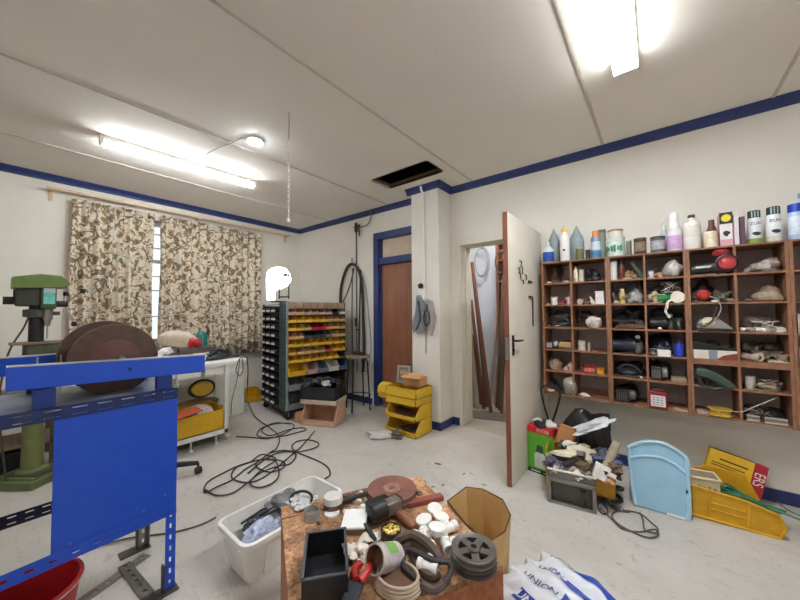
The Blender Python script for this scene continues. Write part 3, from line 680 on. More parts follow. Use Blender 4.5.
pal = [[PK, TN, PK, PK, PK, PK, (30, 32, 40), WH], [Y1, Y1, Y1, Y1, Y1, TN, TN, TN], [Y1, Y1, TN, RD_, RD_, OR, TN, TN], [OR, TN, DG, DG, DG, GY, TN, TN], [Y1]*8, [Y1, TN, TN, TN, TN, (190, 84, 66), Y1, Y1], [Y1]*8]
cn = {Y1: 'yellow', PK: 'pinkish', TN: 'tan', RD_: 'red', DG: 'charcoal', GY: 'grey', OR: 'orange', WH: 'white', BL: 'blue', (30, 32, 40): 'black', (190, 84, 66): 'rust red'}
def binmesh(w, d, h, th=.003):
    b = B().bx(-w/2, w/2, 0, d, 0, th).bx(-w/2, w/2, d-th, d, 0, h)
    for s_ in (-1, 1):
        x0 = s_*(w/2-th/2); b.prism([(0, 0), (d, 0), (d, h), (d*.35, h), (d*.12, h*.45), (0, h*.45)], x0-th/2, x0+th/2, 'YZ')
    b.bx(-w/2, w/2, 0, th, 0, h*.45); return b
bmz = {}
q = random.Random(11)
for r, (z, cs) in enumerate(zip(rows, pal)):
    w = RW/8
    for k, c_ in enumerate(cs):
        if r == 6 and k == 7: continue
        key = c_
        if key not in bmz:
            bmz[key] = binmesh(w*.93, .16, .072).mesh('parts_bin', M(c_, .45, var=.1)); fixn(bmz[key])
        o = bpy.data.objects.new('parts_bin', bmz[key]); C.objects.link(o)
        o.location = RP(w*(k+.5), -.025+q.uniform(-.004, .004), z); o.rotation_euler = (0, 0, ra_)
        tag(o, 'small %s parts bin, %s from the left in the %s row of the rack' % (cn[c_], ORD[k], ORD[r]), 'bin', 'small parts bins on the rack')
for k in range(8):
    w = RW/8
    single('parts_box', 'small cardboard parts box, %s from the left along the rack top' % ORD[k], 'box', B().bx(-w*.46, w*.46, 0, .15, 0, .072), M([(166, 140, 116), (176, 150, 128), (158, 132, 110)][k % 3], .8), RP(w*(k+.5), .0, 1.346), ra_, 'cardboard boxes along the rack top', bev=.002)
for k, c_ in enumerate((Y1, PK, GY, WH, BL)):
    ws = [.225, .15, .15, .16, .14]; x = sum(ws[:k])+ws[k]/2
    crate('storage_bin', 'large %s stacking bin on the rack shelf, %s from the left' % (cn[c_], ORD[k]), 'bin', *RP(x, -.05, .522), ws[k]*.95, .22, .125, c_ if c_ != Y1 else (226, 176, 28), ra_, .005, group='large bins on the rack')
for z, k in ((.347, 0), (.122, 1)):
    for x, w, c_ in ((.12, .22, (142, 142, 146)), (.36, .22, (70, 70, 76)), (.6, .22, (60, 58, 58))):
        crate('storage_bin', '%s grey bin low on the rack, %s shelf, %s' % (['light', 'dark', 'blackish'][[.12, .36, .6].index(x)], ['upper', 'bottom'][k], {.12: 'at left', .36: 'in the middle', .6: 'at right'}[x]), 'bin', *RP(x, -.02, z), w, .22, .16, c_, ra_, .005, group='grey bins low on the rack')
# narrow end drawers facing the camera
dm = M((36, 36, 40), .5, var=.3); fm = M((224, 204, 202), .5, var=.1)
body = B().bx(-.055, .055, 0, .1, 0, .055).mesh('small_drawer', [dm]); lip = B().bx(-.046, .046, -.014, 0, .008, .030).mesh('pull', [fm])
body2 = body
first = None
for r in range(12):
    z = .14+r*.105
    for k in range(3):
        if first is None:
            first = thing('end_bin', '', 'bin', (0, 0, 0)); a = bpy.data.objects.new('bin_body', body); C.objects.link(a); a.parent = first
            a = bpy.data.objects.new('label_holder', lip); C.objects.link(a); a.parent = first; o = first
        else: o = dup(first, (0, 0, 0))
        o.location = RP(-.035+(.0), .30+.17*k+.06, z); o.rotation_euler = (0, 0, ra_-R_(90))
        o['label'] = 'small dark bin on rack end, %s row from bottom, %s column' % (ORD[r], ['right', 'middle', 'left'][k]); o['group'] = 'small dark bins on the rack end'
        # bins hang on the end face: sink them through the open side
for r in range(13):
    obj('end_rail', B().bx(-.006, .03, .23, RD-.01, .128+r*.105, .135+r*.105), rm, rk)
    obj('panel_seam', B().bx(-.016, -.012, .01, .21, .13+r*.1, .134+r*.1), M((84, 98, 112), .4, .3), rk)
# lamp on the rack
def lampu(u, v, d=.3):
    p = RP(0, 0, 0); return PX(u, v, -3.72)
t = thing('desk_lamp', 'bright white round headed lamp standing on the parts rack', 'lamp', (0, 0, 0))
pts = [lampu(*q_) for q_ in ((268, 300), (267, 280), (268, 272), (272, 268), (279, 266.5), (286, 268.5), (290, 274), (291, 280), (288, 286), (281, 289), (275.5, 291), (275, 300))]
obj('lamp_head', B().prism([(p.y, p.z) for p in pts], -3.75, -3.71, 'YZ'), M((250, 250, 248), .4, emit=1.6, var=0), t, bev=.008)
b = B()
for seq in (((277, 299), (277, 286)), ((277, 297), (287, 297)), ((286.5, 299), (286.5, 275)), ((281, 276.5), (287.5, 275))):
    b.tube([lampu(*s_)+Vector((.05, 0, 0)) for s_ in seq], .009)
p = lampu(283, 275)+Vector((.06, 0, 0)); b.lathe([(0, -.015), (.02, -.015), (.02, .015), (0, .015)], tuple(p), 14, 'X')
obj('bracket', b, black, t)
p = lampu(280, 300); obj('base', B().bx(p.x-.08, p.x+.07, p.y-.08, p.y+.08, 1.42, 1.435), black, t)
# stack in front of the rack
A_, B_ = PZ(301, 425), PZ(335, 428); an = math.atan2(B_.y-A_.y, B_.x-A_.x); bw = (B_-A_).length
tan = (206, 166, 138)
mid = (A_+B_)/2
t = crate('storage_bin', 'pinkish tan stacking bin at the bottom of the stack before the rack', 'bin', mid.x, mid.y, 0, bw, .30, .24, tan, an, .012, .28)
single('grey_tray', 'shallow beige tray on the pinkish tan bin', 'tray', B().bx(-bw/2-.01, bw/2+.01, 0, .3, 0, .05), M((188, 170, 152), .7), (mid.x, mid.y, .242), an, bev=.004)
t = crate('black_crate', 'black crate full of junk on top of the tan bin', 'crate', mid.x, mid.y, .295, bw*1.02, .3, .17, (30, 30, 33), an, .01, .85)
for i, (dx, dy, c_, s_, n_) in enumerate(((-.1, .1, (44, 44, 48), .14, 'black cable bundle'), (.06, .1, (188, 188, 192), .10, 'silver plastic wrap'), (-.02, .2, (66, 62, 62), .15, 'dark grey pouch'), (.12, .2, (30, 30, 34), .12, 'black rubber part'))):
    p = Vector((mid.x, mid.y, 0))+Matrix.Rotation(an, 3, 'Z') @ Vector((dx, dy, .43))
    single(n_.replace(' ', '_'), n_+' in the black crate before the rack', 'junk', B().blob((0, 0, 0), (s_*1.2, s_, s_*.7), 30+i, .35), M(c_, .35, var=.35, scale=30), p, an)
p = Vector((mid.x, mid.y, 0))+Matrix.Rotation(an, 3, 'Z') @ Vector((-.27, .1, 0))
single('wooden_offcut', 'small tan wooden block beside the pinkish tan bin', 'wood block', B().bx(-.06, .05, -.05, .05, 0, .11), M((184, 136, 100), .7), p, an+.2, bev=.003)
# stool, broom, hoses on the back wall
sx, sy = -3.14, 3.03
t = thing('round_stool', 'round wooden stool on black legs beside the parts rack', 'stool', (sx, sy, 0))
obj('seat', B().lathe([(0, .68), (.15, .68), (.165, .69), (.165, .71), (.155, .718), (0, .718)], n=32), wood('worn_stool_wood', (132, 112, 92), (164, 142, 120)), t)
for k in range(4):
    a = R_(20+90*k); obj('leg', B().tube([(.11*math.cos(a), .11*math.sin(a), .69), (.14*math.cos(a), .14*math.sin(a), .62), (.175*math.cos(a), .175*math.sin(a), 0)], .010), black, t)
obj('foot_ring', B().tube([(.165*math.cos(R_(a)), .165*math.sin(R_(a)), .18) for a in range(0, 360, 15)], .007, closed=True), black, t)
def W3(u, v, y=3.26): return PY(u, v, y)
hose = M((52, 50, 50), .5, var=.2)
b = B().tube(catmull([W3(*p_) for p_ in ((345, 352), (342, 335), (340.5, 310), (341, 288), (346, 270), (352, 264), (358.5, 270), (362, 287), (363, 315), (364, 345), (363, 372))]), .021, 10)
t = thing('vacuum_hose', 'thick black hose looped over a hook on the wall', 'hose', (0, 0, 0))
obj('hose', b, hose, t)
obj('hook', B().tube([W3(352, 262, 3.295), W3(352, 262, 3.22), W3(352, 258, 3.21)], .007), black, t)
b = B().tube(catmull([W3(354, 268), W3(350, 285), W3(344, 300), W3(338, 312)]), .009)
b.tube(catmull([W3(352.5, 268), W3(352, 320), W3(353, 385)]), .008)
single('hanging_strap', 'dark strap hanging with the looped black hose', 'strap', b, M((62, 58, 56)))
t = thing('wall_pipe', 'thin grey air pipe running down the wall behind the hose', 'pipe', (0, 0, 0))
obj('pipe', B().tube([W3(356.2, 228, 3.285), W3(357.2, 372, 3.285)], .009), M((96, 92, 88), .5, .4), t)
obj('valve', B().cyl(W3(356, 232), W3(356, 223), .022).cyl(W3(354, 228), W3(360, 225), .012), M((64, 60, 56), .5, .4), t, bev=.004)
obj('tap', B().cyl(W3(359.5, 236), W3(359, 227), .011), M((84, 80, 76), .5, .4), t)
obj('coupling', B().cyl(W3(356, 318, 3.27), W3(356.4, 326, 3.27), .018), M((64, 60, 56), .5, .4), t)
obj('supply_tube', B().tube(catmull([W3(360, 227), W3(367, 225), W3(370.5, 218), W3(370, 210, 3.24)]), .007), M((84, 80, 76)), t)
single('hanging_cable', 'thin pale grey cord hanging right of the black hose', 'cable', B().tube(catmull([W3(360, 272, 3.28), W3(366, 290, 3.28), W3(369, 320, 3.28), W3(371, 350, 3.28), W3(366, 375, 3.28)]), .005), M((150, 144, 136)))
single('black_cable_bundle', 'black cables hung at the right side of the parts rack', 'cables', B().tangle((0, 0, 0), (.12, .1, .36), .008, 6, 6), black, (W3(348, 385, 3.2).x, 3.12, .42))
t = thing('broom', 'dark broom standing on the round stool', 'broom', (sx+.02, sy, .718))
b1 = W3(360.5, 270, 3.22)-Vector((sx+.02, sy, .718))
obj('handle', B().tube([(0, 0, .04), tuple(b1)], .012), black, t)
obj('brush', B().bx(-.12, .10, -.03, .03, 0, .045), M((52, 44, 40), .8), t, bev=.006)
single('pinkish_tag', 'small red tag tied on the hanging cables', 'tag', B().bx(-.03, .03, -.004, .004, -.012, .012), M((170, 70, 62)), W3(357, 330, 3.25))
# pillar fittings
PYF = 3.03
t = thing('electrical_conduit', 'white conduit running down the pillar from the ceiling', 'conduit', (0, 0, 0))
a, c = PY(422, 190, PYF-.012), PY(426, 283, PYF-.012); xc = (a.x+c.x)/2
obj('pipe', B().tube([(xc, PYF-.07, HZ-.02), (xc, PYF-.066, 2.68), (xc, PYF-.014, 2.62), (xc, PYF-.014, 1.52)], .012), white, t)
c = PY(423, 290, PYF)
obj('bell_box', B().bx(c.x-.04, c.x+.05, PYF-.045, PYF, 1.42, 1.54), white, t, bev=.006)
p = PY(419, 286, PYF-.05); pp = obj('button', B().lathe([(0, -.022), (.022, -.02), (.03, -.008), (.03, .012), (0, .012)], (p.x+.02, PYF-.05, p.z), 20, 'Y'), black, t)
obj('lower_cord', B().tube(catmull([(c.x+.02, PYF-.02, 1.42), (c.x+.045, PYF-.01, 1.2), (c.x+.04, PYF-.01, 1.0), (c.x+.035, PYF-.01, .82)]), .006), M((170, 166, 158)), t)
b = B(); n = 14
c1 = PY(421, 292, PYF-.03); 
vs = []; m = 12
for i in range(m+1):
    z = 1.475-.0-i*.034; wv = .030+.055*min(1, i/8)+.008*math.sin(i*.9)
    for j in range(n+1):
        s_ = j/n-.5; vs.append((c1.x-.015+s_*2*wv+.01*math.sin(i*.5), PYF-.035-.03*math.cos(s_*3)-.012*math.sin(j*1.3+i*.15), z-.03*math.cos(j*1.1)*(i/m)))
b.add(vs, [(i*(n+1)+j, i*(n+1)+j+1, (i+1)*(n+1)+j+1, (i+1)*(n+1)+j) for i in range(m) for j in range(n)])
t = thing('hanging_jacket', 'grey blue jacket hanging from the switch box on the pillar', 'jacket', (0, 0, 0))
obj('cloth', b, M((138, 144, 152), .9, var=.25, scale=25), t, solid=.006, smooth=80)
obj('dark_fold', B().tube(catmull([(c1.x+.0, PYF-.085, 1.41), (c1.x+.02, PYF-.09, 1.3), (c1.x+.03, PYF-.09, 1.2), (c1.x-.04, PYF-.085, 1.08)]), .008), M((50, 50, 54), .9), t)
p = PY(426.5, 318, PYF-.09)
single('black_cable_loop', 'black looped cable hung beside the jacket on the pillar', 'cable', B().tube([(p.x+.038*math.cos(R_(a)), PYF-.085, p.z+.085*math.sin(R_(a))) for a in range(0, 360, 18)], .007, closed=True).tube([(p.x, PYF-.085, p.z+.083), (p.x-.01, PYF-.03, 1.43)], .006), black)
single('grey_rag', 'pale grey rag hanging at right of the jacket on the pillar', 'rag', B().prism([(p.x-.02, 1.42), (p.x+.03, 1.41), (p.x+.075, 1.22), (p.x+.05, 1.10), (p.x+.02, 1.02), (p.x-.01, 1.1), (p.x-.015, 1.3)], PYF-.06, PYF-.001), M((176, 168, 164), .9, var=.15), bev=.01)
# yellow stack of bins by the pillar
bx0, bx1, by0 = -2.335, -1.93, 2.665
bcx = (bx0+bx1)/2; bwd = bx1-bx0; ym = (216, 176, 44)
def sbin(lab, z, h, fr, yoff=0, sc=1):
    t = crate('storage_bin', lab, 'bin', bcx, by0+yoff, z, bwd*sc, .30, h, ym, 0, .010, fr, 'yellow bins stacked by the pillar')
    return t
sbin('yellow stacking bin on the floor, bottom of the pillar stack', 0, .165, .32)
sbin('yellow open fronted bin, second from the floor in the pillar stack', .166, .15, .30)
sbin('shallow closed yellow bin, third from the floor in the pillar stack', .317, .075, .99)
sbin('yellow topmost bin of the pillar stack holding a cardboard box', .394, .10, .97, 0, 1.02)
b = B().lathe([(0, -.09), (.075, -.09), (.095, -.06), (.095, .05), (.08, .06), (0, .06)], n=8, axis='X')
single('octagonal_tub', 'small yellow bin hanging off the left of the top bin', 'bin', b, M(ym, .45), (bx0-.085, by0+.13, .40), .25, bev=.004)
t = thing('cardboard_box', 'small open cardboard box with raised flaps on the yellow stack', 'box', (bcx+.06, by0+.12, .497), .1)
cb = M((204, 156, 112), .8, var=.06)
obj('box_body', B().bx(-.11, .11, 0, .003, 0, .09).bx(-.11, .11, .15, .153, 0, .09).bx(-.11, -.107, 0, .15, 0, .09).bx(.107, .11, 0, .15, 0, .09).bx(-.11, .11, 0, .15, 0, .003), cb, t)
obj('flap', B().box((-.11, .02, .12), (.08, .003, .07), rz=.2, rx=.3).box((-.06, -.03, .11), (.1, .004, .07), rx=.5), cb, t)
obj('flap', B().box((.04, -.05, .12), (.22, .1, .003), rx=.35), cb, t)
t = thing('photo_frame', 'grey framed display leaning on the yellow stack by brown door', 'frame', (bx0+.085, by0+.2, .495), .15, rot=(R_(-8), 0, .2))
obj('frame', B().bx(-.08, .08, 0, .02, 0, .018).bx(-.08, .08, 0, .02, .17, .19).bx(-.08, -.062, 0, .02, 0, .19).bx(.062, .08, 0, .02, 0, .19), M((170, 164, 156), .4), t, bev=.003)
obj('screen', B().bx(-.062, .062, .008, .014, .018, .17), M((112, 132, 134), .2), t)
for i, (x, z, l) in enumerate(((-.05, .18, 'third'), (.06, .02, 'bottom'))):
    single('dark_part', 'dark brown part inside the %s yellow bin by the pillar' % ['second', 'bottom'][i], 'part', B().blob((0, 0, 0), (.22, .12, .06), 40+i, .3), M((82, 58, 50), .7, var=.3), (bcx+x, by0+.14, z))
p = PZ(381, 436)
single('plastic_bag', 'crumpled clear plastic bag on floor before the yellow stack', 'bag', B().blob((0, 0, 0), (.26, .16, .06), 51, .35, 26), M((206, 204, 200), .25, var=.12), (p.x, p.y, 0), .5)
p = PZ(397, 438)
single('wire_bundle', 'small bundle of wires at the foot of the yellow stack', 'wire', B().tangle((0, 0, 0), (.16, .12, .08), .006, 9, 6), M((120, 104, 84), .6), (p.x, p.y, 0))
# ================================================================ storeroom behind the doorway
t = thing('blue_white_sheet', 'tall pale blue white sheet standing in the storeroom', 'panel', (0, 0, 0))
pA = PY(484, 300, 4.75); pB = PY(508, 300, 4.75)
obj('sheet', B().bx(pA.x-.35, PY(496, 300, 4.75).x, 4.75, 4.78, 0, 2.35), M((208, 216, 232), .5, var=.03, scale=3), t)
pc = PY(478, 262, 4.5)
b = B()
for k in range(3): b.tube([(.10*(1+.10*k)*math.cos(R_(a)), .02*k-.0, .21*(1+.05*k)*math.sin(R_(a))) for a in range(0, 360, 12)], .005, closed=True)
single('cable_coil', 'grey cable coil hanging high in the storeroom', 'cable', b, M((126, 134, 146), .5), (PY(481, 262, 4.62).x, 4.62, PY(481, 262, 4.62).z))
b = B()
for k in range(3): b.tube([(.08*(1+.10*k)*math.cos(R_(a)), .02*k-.0, .15*(1+.06*k)*math.sin(R_(a))) for a in range(0, 360, 12)], .009, closed=True)
pc = PY(501, 262, 4.3)
single('cable_coil', 'dark cable coil hanging by the storeroom shelves', 'cable', b, M((70, 66, 62), .5), (pc.x, 4.3, pc.z))
cols = [((96, 52, 36), (132, 78, 56)), ((150, 128, 104), (180, 158, 132)), ((70, 56, 48), (104, 86, 74)), ((170, 160, 146), (196, 186, 172))]
wn = ['reddish brown', 'pale brown', 'dark brown', 'whitish grey']
xs0 = 0
sp_ = [(474, 408, 472, 345, 3, 4.1), (477, 409, 470, 320, 1, 4.0), (481, 408, 474, 335, 2, 4.2), (484, 408, 471, 300, 0, 4.05), (487, 410, 473, 270, 2, 4.15), (491, 411, 472, 262, 0, 3.95), (495, 409, 503, 300, 1, 4.3), (497, 408, 504, 270, 2, 4.2), (500, 409, 506, 310, 0, 4.1), (502, 410, 503, 280, 2, 4.0), (505, 411, 509, 300, 3, 4.0), (489, 407, 500, 280, 3, 4.4)]
for i, (ub_, vb, ut, vt, c_, y) in enumerate(sp_):
    p = PZ(ub_, vb); p = PY(ub_, vb, y); p.z = 0; q_ = PY(ut, vt, y+.25)
    d = q_-p; L_ = d.length
    o = single('timber_plank', '%s timber length leaning in the storeroom, %s from the left at the floor' % (wn[c_], ORD[i]), 'timber', B().bx(-.02, .02, -.012, .012, 0, L_), wood('timber_%d' % c_, *cols[c_], .6, (14, 14, 1)), p, group='timber leaning in the storeroom')
    o.rotation_mode = 'QUATERNION'; o.rotation_quaternion = d.to_track_quat('Z', 'Y')
t = thing('storeroom_shelf', 'dark wooden shelving at right inside the storeroom', 'shelf', (0, 0, 0))
xs = PY(497, 300, 4.45).x
obj('upright', B().bx(xs, xs+.03, 4.45, 4.7, 0, 2.3).bx(xs+.8, xs+.83, 4.45, 4.7, 0, 2.3), redw, t)
for z in (1.1, 1.4, 1.7, 2.0, 2.25): obj('shelf', B().bx(xs+.03, xs+.8, 4.45, 4.7, z, z+.02), redw, t)
q = random.Random(2)
for z in (1.12, 1.42, 1.72, 2.02):
    single('stored_bundle', 'dark bundle on storeroom shelf, %s level from below' % ORD[[1.12, 1.42, 1.72, 2.02].index(z)], 'bundle', B().blob((0, 0, 0), (.3, .2, .2), int(z*100), .3), M((96, 88, 78), .8, var=.3), (xs+.2, 4.56, z))
p = PZ(490, 418)
single('floor_mat', 'dark worn mat lying on the storeroom floor', 'mat', B().bx(-.3, .2, -.12, .2, 0, .006), M((110, 106, 98), .9, var=.2), (p.x, 3.8, -.004), .3)
# ================================================================ pigeonhole shelves
F = 3.03
sw = wood('reddish_shelf_wood', (126, 86, 62), (158, 112, 82), .5, sc=(3, 3, 3), scale=6)
ROW = [1.535, 1.345, 1.150, .958, .775, .578]
TOP = 1.722
def unit(label, x0, x1, div, thick=.016, zb=.56):
    t = thing('pigeonhole_shelf', label, 'shelf', (x0, DY, zb), 0, 'wooden pigeonhole shelves on the wall')
    h = TOP-zb; w = x1-x0; yf = F-DY
    for x in (0, w-thick): obj('side_panel', B().bx(x, x+thick, yf, 0, 0, h), sw, t, bev=.001)
    obj('divider', B().bx(div-x0-.007, div-x0+.007, yf+.003, 0, .012, h-.012), sw, t, bev=.001)
    obj('top_board', B().bx(0, w, yf-.002, 0, h-.012, h), sw, t, bev=.001)
    plabel(obj('back_panel', B().bx(.001, w-.001, -.006, -.001, .001, h-.001), M((208, 194, 194), .8), t), 'dull purplish grey back')
    for z in ROW: obj('shelf_board', B().bx(thick, w-thick, yf+.002, 0, z-zb-.012, z-zb), sw, t)
    return t
unit('leftmost wooden pigeonhole shelf unit beside the open door', -.795, -.297, -.56)
t = unit('second wooden pigeonhole unit from the door', -.296, .175, -.062)
t = unit('third wooden pigeonhole unit, holding the silver iron', .176, .648, .415)
obj('mid_rail', B().bx(.016, .456, F-DY-.002, F-DY+.014, .36, .398), sw, t)
unit('rightmost wooden pigeonhole unit at the photo edge', .649, 1.13, .885)
YS = 3.10
RV = {-1: 240, 0: 272, 1: 297, 2: 321, 3: 348, 4: 373, 5: 402}
def su(u, y=YS, row=2): return PY(u, RV[row], y).x
def sv(v, u, y=YS): return PY(u, v, y).z
CN = ['first', 'second', 'third', 'fourth', 'fifth', 'sixth', 'seventh']
def place(u0, u1, v0, row, y=YS):
    x0, x1 = su(u0, y, row), su(u1, y, row); z = TOP if row < 0 else ROW[row]
    h = max(.015, sv(v0, (u0+u1)/2, y)-z); return (x0+x1)/2, z, x1-x0, h
def bottle(name, label, u0, u1, v0, row, col, cap, capr=.45, shoulder=.72, neck=.4, lab=None, y=YS, cat='bottle', trans=0, ch=.10, kind=None):
    x, z, w, h = place(u0, u1, v0, row, y); r = w/2*1.07
    t = thing(name, label, cat, (x, y, z)); nr = r*neck
    m = M(col, .3, var=.05, trans=trans)
    hb = h*(1-ch)
    b = B().lathe([(0, 0), (r*.94, 0), (r, .006), (r, h*shoulder), (r*.9, h*(shoulder+.04)), (nr, h*(shoulder+(1-ch-shoulder)*.7)), (nr, hb), (0, hb)], n=24)
    obj('body', b, m, t)
    obj('cap', B().lathe([(0, hb-.004), (r*capr, hb-.004), (r*capr, h-.003), (r*capr*.92, h), (0, h)], n=20), M(cap, .4), t)
    if lab:
        for k, (c_, a, e) in enumerate(lab):
            o = obj('paper_label', B().lathe([(r*1.012, h*a), (r*1.015, h*(a+.005)), (r*1.015, h*e), (r*1.012, h*e)], n=24, cap=False), M(c_, .5, var=.12, scale=60), t)
    return t, x, z, r, h
def tin(name, label, u0, u1, v0, row, col, lid, y=YS, cat='tin', lab=None, flare=1., handle=False):
    x, z, w, h = place(u0, u1, v0, row, y); r = w/2
    t = thing(name, label, cat, (x, y, z))
    obj('body', B().lathe([(0, 0), (r*.96, 0), (r*.97, h*.92), (0, h*.92)], n=28), M(col, .4, .2, .18, 40), t)
    obj('lid', B().lathe([(0, h*.9), (r, h*.9), (r, h), (r*.9, h), (r*.88, h*.97), (0, h*.97)], n=28), M(lid, .4, .3, .1), t)
    if lab: obj('paper_label', B().lathe([(r*.985, h*.2), (r*.985, h*.75)], n=28, cap=False), M(lab, .6, var=.3, scale=60), t)
    return t
def bag(name, label, u0, u1, v0, row, col, seed, y=YS, d=.14, amp=.3, rough=.4, var=.3, cat='bag', h=None, z=None):
    x, zz, w, hh = place(u0, u1, v0, row, y)
    return single(name, label, cat, B().blob((0, 0, 0), (w, d, (h or hh)*1.15), seed, amp, 22), M(col, rough, var=var, scale=45), (x, y, zz if z is None else z))
def carton(name, label, u0, u1, v0, row, col, y=YS, d=.1, rz=0, cat='box', lab=None):
    x, z, w, h = place(u0, u1, v0, row, y)
    t = thing(name, label, cat, (x, y, z), rz)
    obj('carton', B().bx(-w/2, w/2, -d/2, d/2, 0, h), M(col, .6, var=.06), t, bev=.0015)
    if lab:
        for (c_, a0, a1, b0, b1) in lab: obj('paper_label', B().bx(-w/2+w*a0, -w/2+w*a1, -d/2-.0012, -d/2, h*b0, h*b1), M(c_, .5, var=.1), t)
    return t
def ptool(name, label, u0, u1, v0, row, c1, c2, kind=0, y=YS, rz=0, cat='power tool'):
    x, z, w, h = place(u0, u1, v0, row, y)
    t = thing(name, label, cat, (x, y, z), rz); m1 = M(c1, .4, var=.15); m2 = M(c2, .45, var=.2); r = h*.30
    if kind == 0:   # drill
        obj('body', B().lathe([(0, -w*.45), (r*.8, -w*.43), (r, -w*.3), (r, w*.12), (r*.6, w*.25), (0, w*.26)], (0, 0, h-r*1.05), 20, 'X'), m1, t)
        obj('chuck', B().lathe([(0, w*.25), (r*.5, w*.25), (r*.35, w*.42), (.004, w*.43), (.004, w*.5), (0, w*.5)], (0, 0, h-r*1.05), 16, 'X'), M((110, 108, 104), .4, .6), t)
        obj('handle', B().tube([(-w*.2, 0, h*.7), (-w*.26, 0, h*.3), (-w*.27, 0, .014)], [r*.62, r*.55, r*.7]), m2, t)
    elif kind == 1:  # angle grinder
        obj('body', B().lathe([(0, -w*.5), (r*.9, -w*.48), (r*.85, -w*.1), (r*1.1, 0), (r*1.1, w*.2), (0, w*.22)], (0, 0, r*1.25), 20, 'X'), m1, t)
        obj('gear_head', B().blob((w*.3, 0, 0), (w*.34, r*2, h*.8), 7, .08), M((120, 118, 114), .4, .5), t)
        obj('handle', B().tube([(w*.28, 0, h*.5), (w*.3, -.05, h*.75), (w*.3, -.08, h*.85)], r*.35), m2, t)
    elif kind == 2:  # sander with loop handle
        obj('sole', B().bx(-w*.48, w*.40, -.04, .04, 0, h*.14), M((70, 70, 70), .4, .5), t, bev=.002)
        obj('body', B().blob((0, 0, h*.12), (w*.8, .085, h*.62), 9, .08), m1, t)
        obj('handle', B().tube(catmull([(-w*.4, 0, h*.3), (-w*.3, 0, h*.8), (0, 0, h*.95), (w*.3, 0, h*.7), (w*.45, 0, h*.3)]), r*.33), m2, t)
    else:  # boxy motor with vents
        obj('body', B().bx(-w*.45, w*.2, -.045, .045, 0, h*.8), m1, t, bev=.006)
        b = B()
        for k in range(5): b.bx(-w*.38+k*w*.1, -w*.34+k*w*.1, -.049, -.044, h*.15, h*.65)
        obj('vent', b, m2, t)
        obj('motor', B().lathe([(0, w*.18), (r*1.1, w*.2), (r*1.1, w*.44), (r*.5, w*.5), (0, w*.5)], (0, 0, h*.45), 18, 'X'), m2, t)
    obj('power_cord', B().tube(catmull([(-w*.4, .02, r*.8), (-w*.3, .05, .02), (w*.1, .055, .012), (w*.3, .04, .03)]), .004), black, t)
    return t
def bit(label, u, v, row, col, s_=.018, y=F+.04, name='small_part', sx=1.6, seed=1, cat='part', met=0):
    x = su(u, y, row)
    return single(name, label, cat, B().blob((0, 0, 0), (s_*2*sx, s_*1.6, s_*1.6), seed, .2, 12), M(col, .5, met, .2), (x, y, ROW[row]))
CL = (190, 204, 208)
# --- top of the shelves
bottle('small_bottle', 'small blue and clear bottle at left end of shelf top', 543, 553, 242, -1, (210, 218, 224), (220, 225, 230), .3, .6, .3, [((44, 80, 170), .05, .5)])
def pointed(label, u0, u1, v0, y):
    x, z, w, h = place(u0, u1, v0, -1, y); r = w/2
    t = thing('pointed_bottle', label, 'bottle', (x, y, z))
    obj('body', B().lathe([(0, 0), (r*.95, 0), (r, .008), (r, h*.55), (r*.9, h*.66), (r*.12, h*.97), (0, h)], n=24), M((176, 190, 194), .25, var=.08, trans=.35), t)
    obj('residue', B().lathe([(0, .004), (r*.9, .004), (r*.9, h*.2), (0, h*.2)], n=20), M((150, 146, 118), .5), t)
    obj('nozzle', B().lathe([(0, h*.95), (r*.13, h*.95), (r*.08, h*1.01), (0, h*1.01)], n=12), M((150, 150, 150)), t)
pointed('grey pointed bottle between the blue bottle and yellow nozzle bottle', 548, 560, 229, 3.2)
t, x, z, r, h = bottle('nozzle_bottle', 'white bottle with a yellow nozzle on shelf top near door', 560, 569.5, 229, -1, (234, 232, 226), (226, 186, 70), .55, .8, .5, None, 3.08)
obj('spout', B().cyl((0, 0, h-.004), (.004, 0, h+.03), .008, .003), M((226, 186, 70), .4), t)
obj('printed_mark', B().bx(-.01, .01, -r*1.01-.001, -r*1.0+.002, h*.3, h*.36), M((60, 60, 66)), t)
pointed('large grey pointed bottle right of the yellow nozzle bottle', 569.5, 584, 226, 3.16)
tin('glass_jar', 'olive green jar in front of the large pointed bottle', 575.5, 583, 248, -1, (108, 112, 74), (176, 178, 164), 3.06, 'jar')
tin('dark_jar', 'tiny dark jar right of the olive jar', 585, 590, 250, -1, (66, 64, 62), (90, 88, 84), 3.08, 'jar')
bottle('solvent_bottle', 'bottle with orange cap and blue label on shelf top', 591, 600.5, 231, -1, (130, 150, 168), (214, 126, 62), .7, .72, .62, [((196, 210, 222), .3, .6), ((70, 130, 176), .05, .25)], ch=.2)
tin('tall_tin', 'tall grey green tin standing behind the orange capped bottle', 598, 606, 230, -1, (138, 144, 128), (110, 112, 104), 3.22)
t = tin('glass_jar', 'wide glass jar with green printed label on shelf top', 606, 625, 238, -1, (206, 218, 212), (206, 210, 206), 3.10, 'jar')
x, z, w, h = place(606, 625, 238, -1, 3.10); r = w/2
b = B()
for k, (a, hh) in enumerate(((-2.6, .5), (-2.3, .3), (-1.9, .45), (-1.6, .6), (-1.2, .35), (-.9, .5))):
    b.box((r*math.cos(a), r*math.sin(a), h*.4), (.016, .004, h*hh*.6), rz=a+math.pi/2)
obj('printed_picture', b, M((70, 140, 104), .5, var=.3), t)
zz = z+h
t = thing('glass_jar', 'pale jar with wire clip lid stacked on the wide glass jar', 'jar', (x, 3.10, zz))
obj('body', B().lathe([(0, 0), (r*.78, 0), (r*.8, .05), (0, .05)], n=28), M((212, 208, 190), .35, var=.15), t)
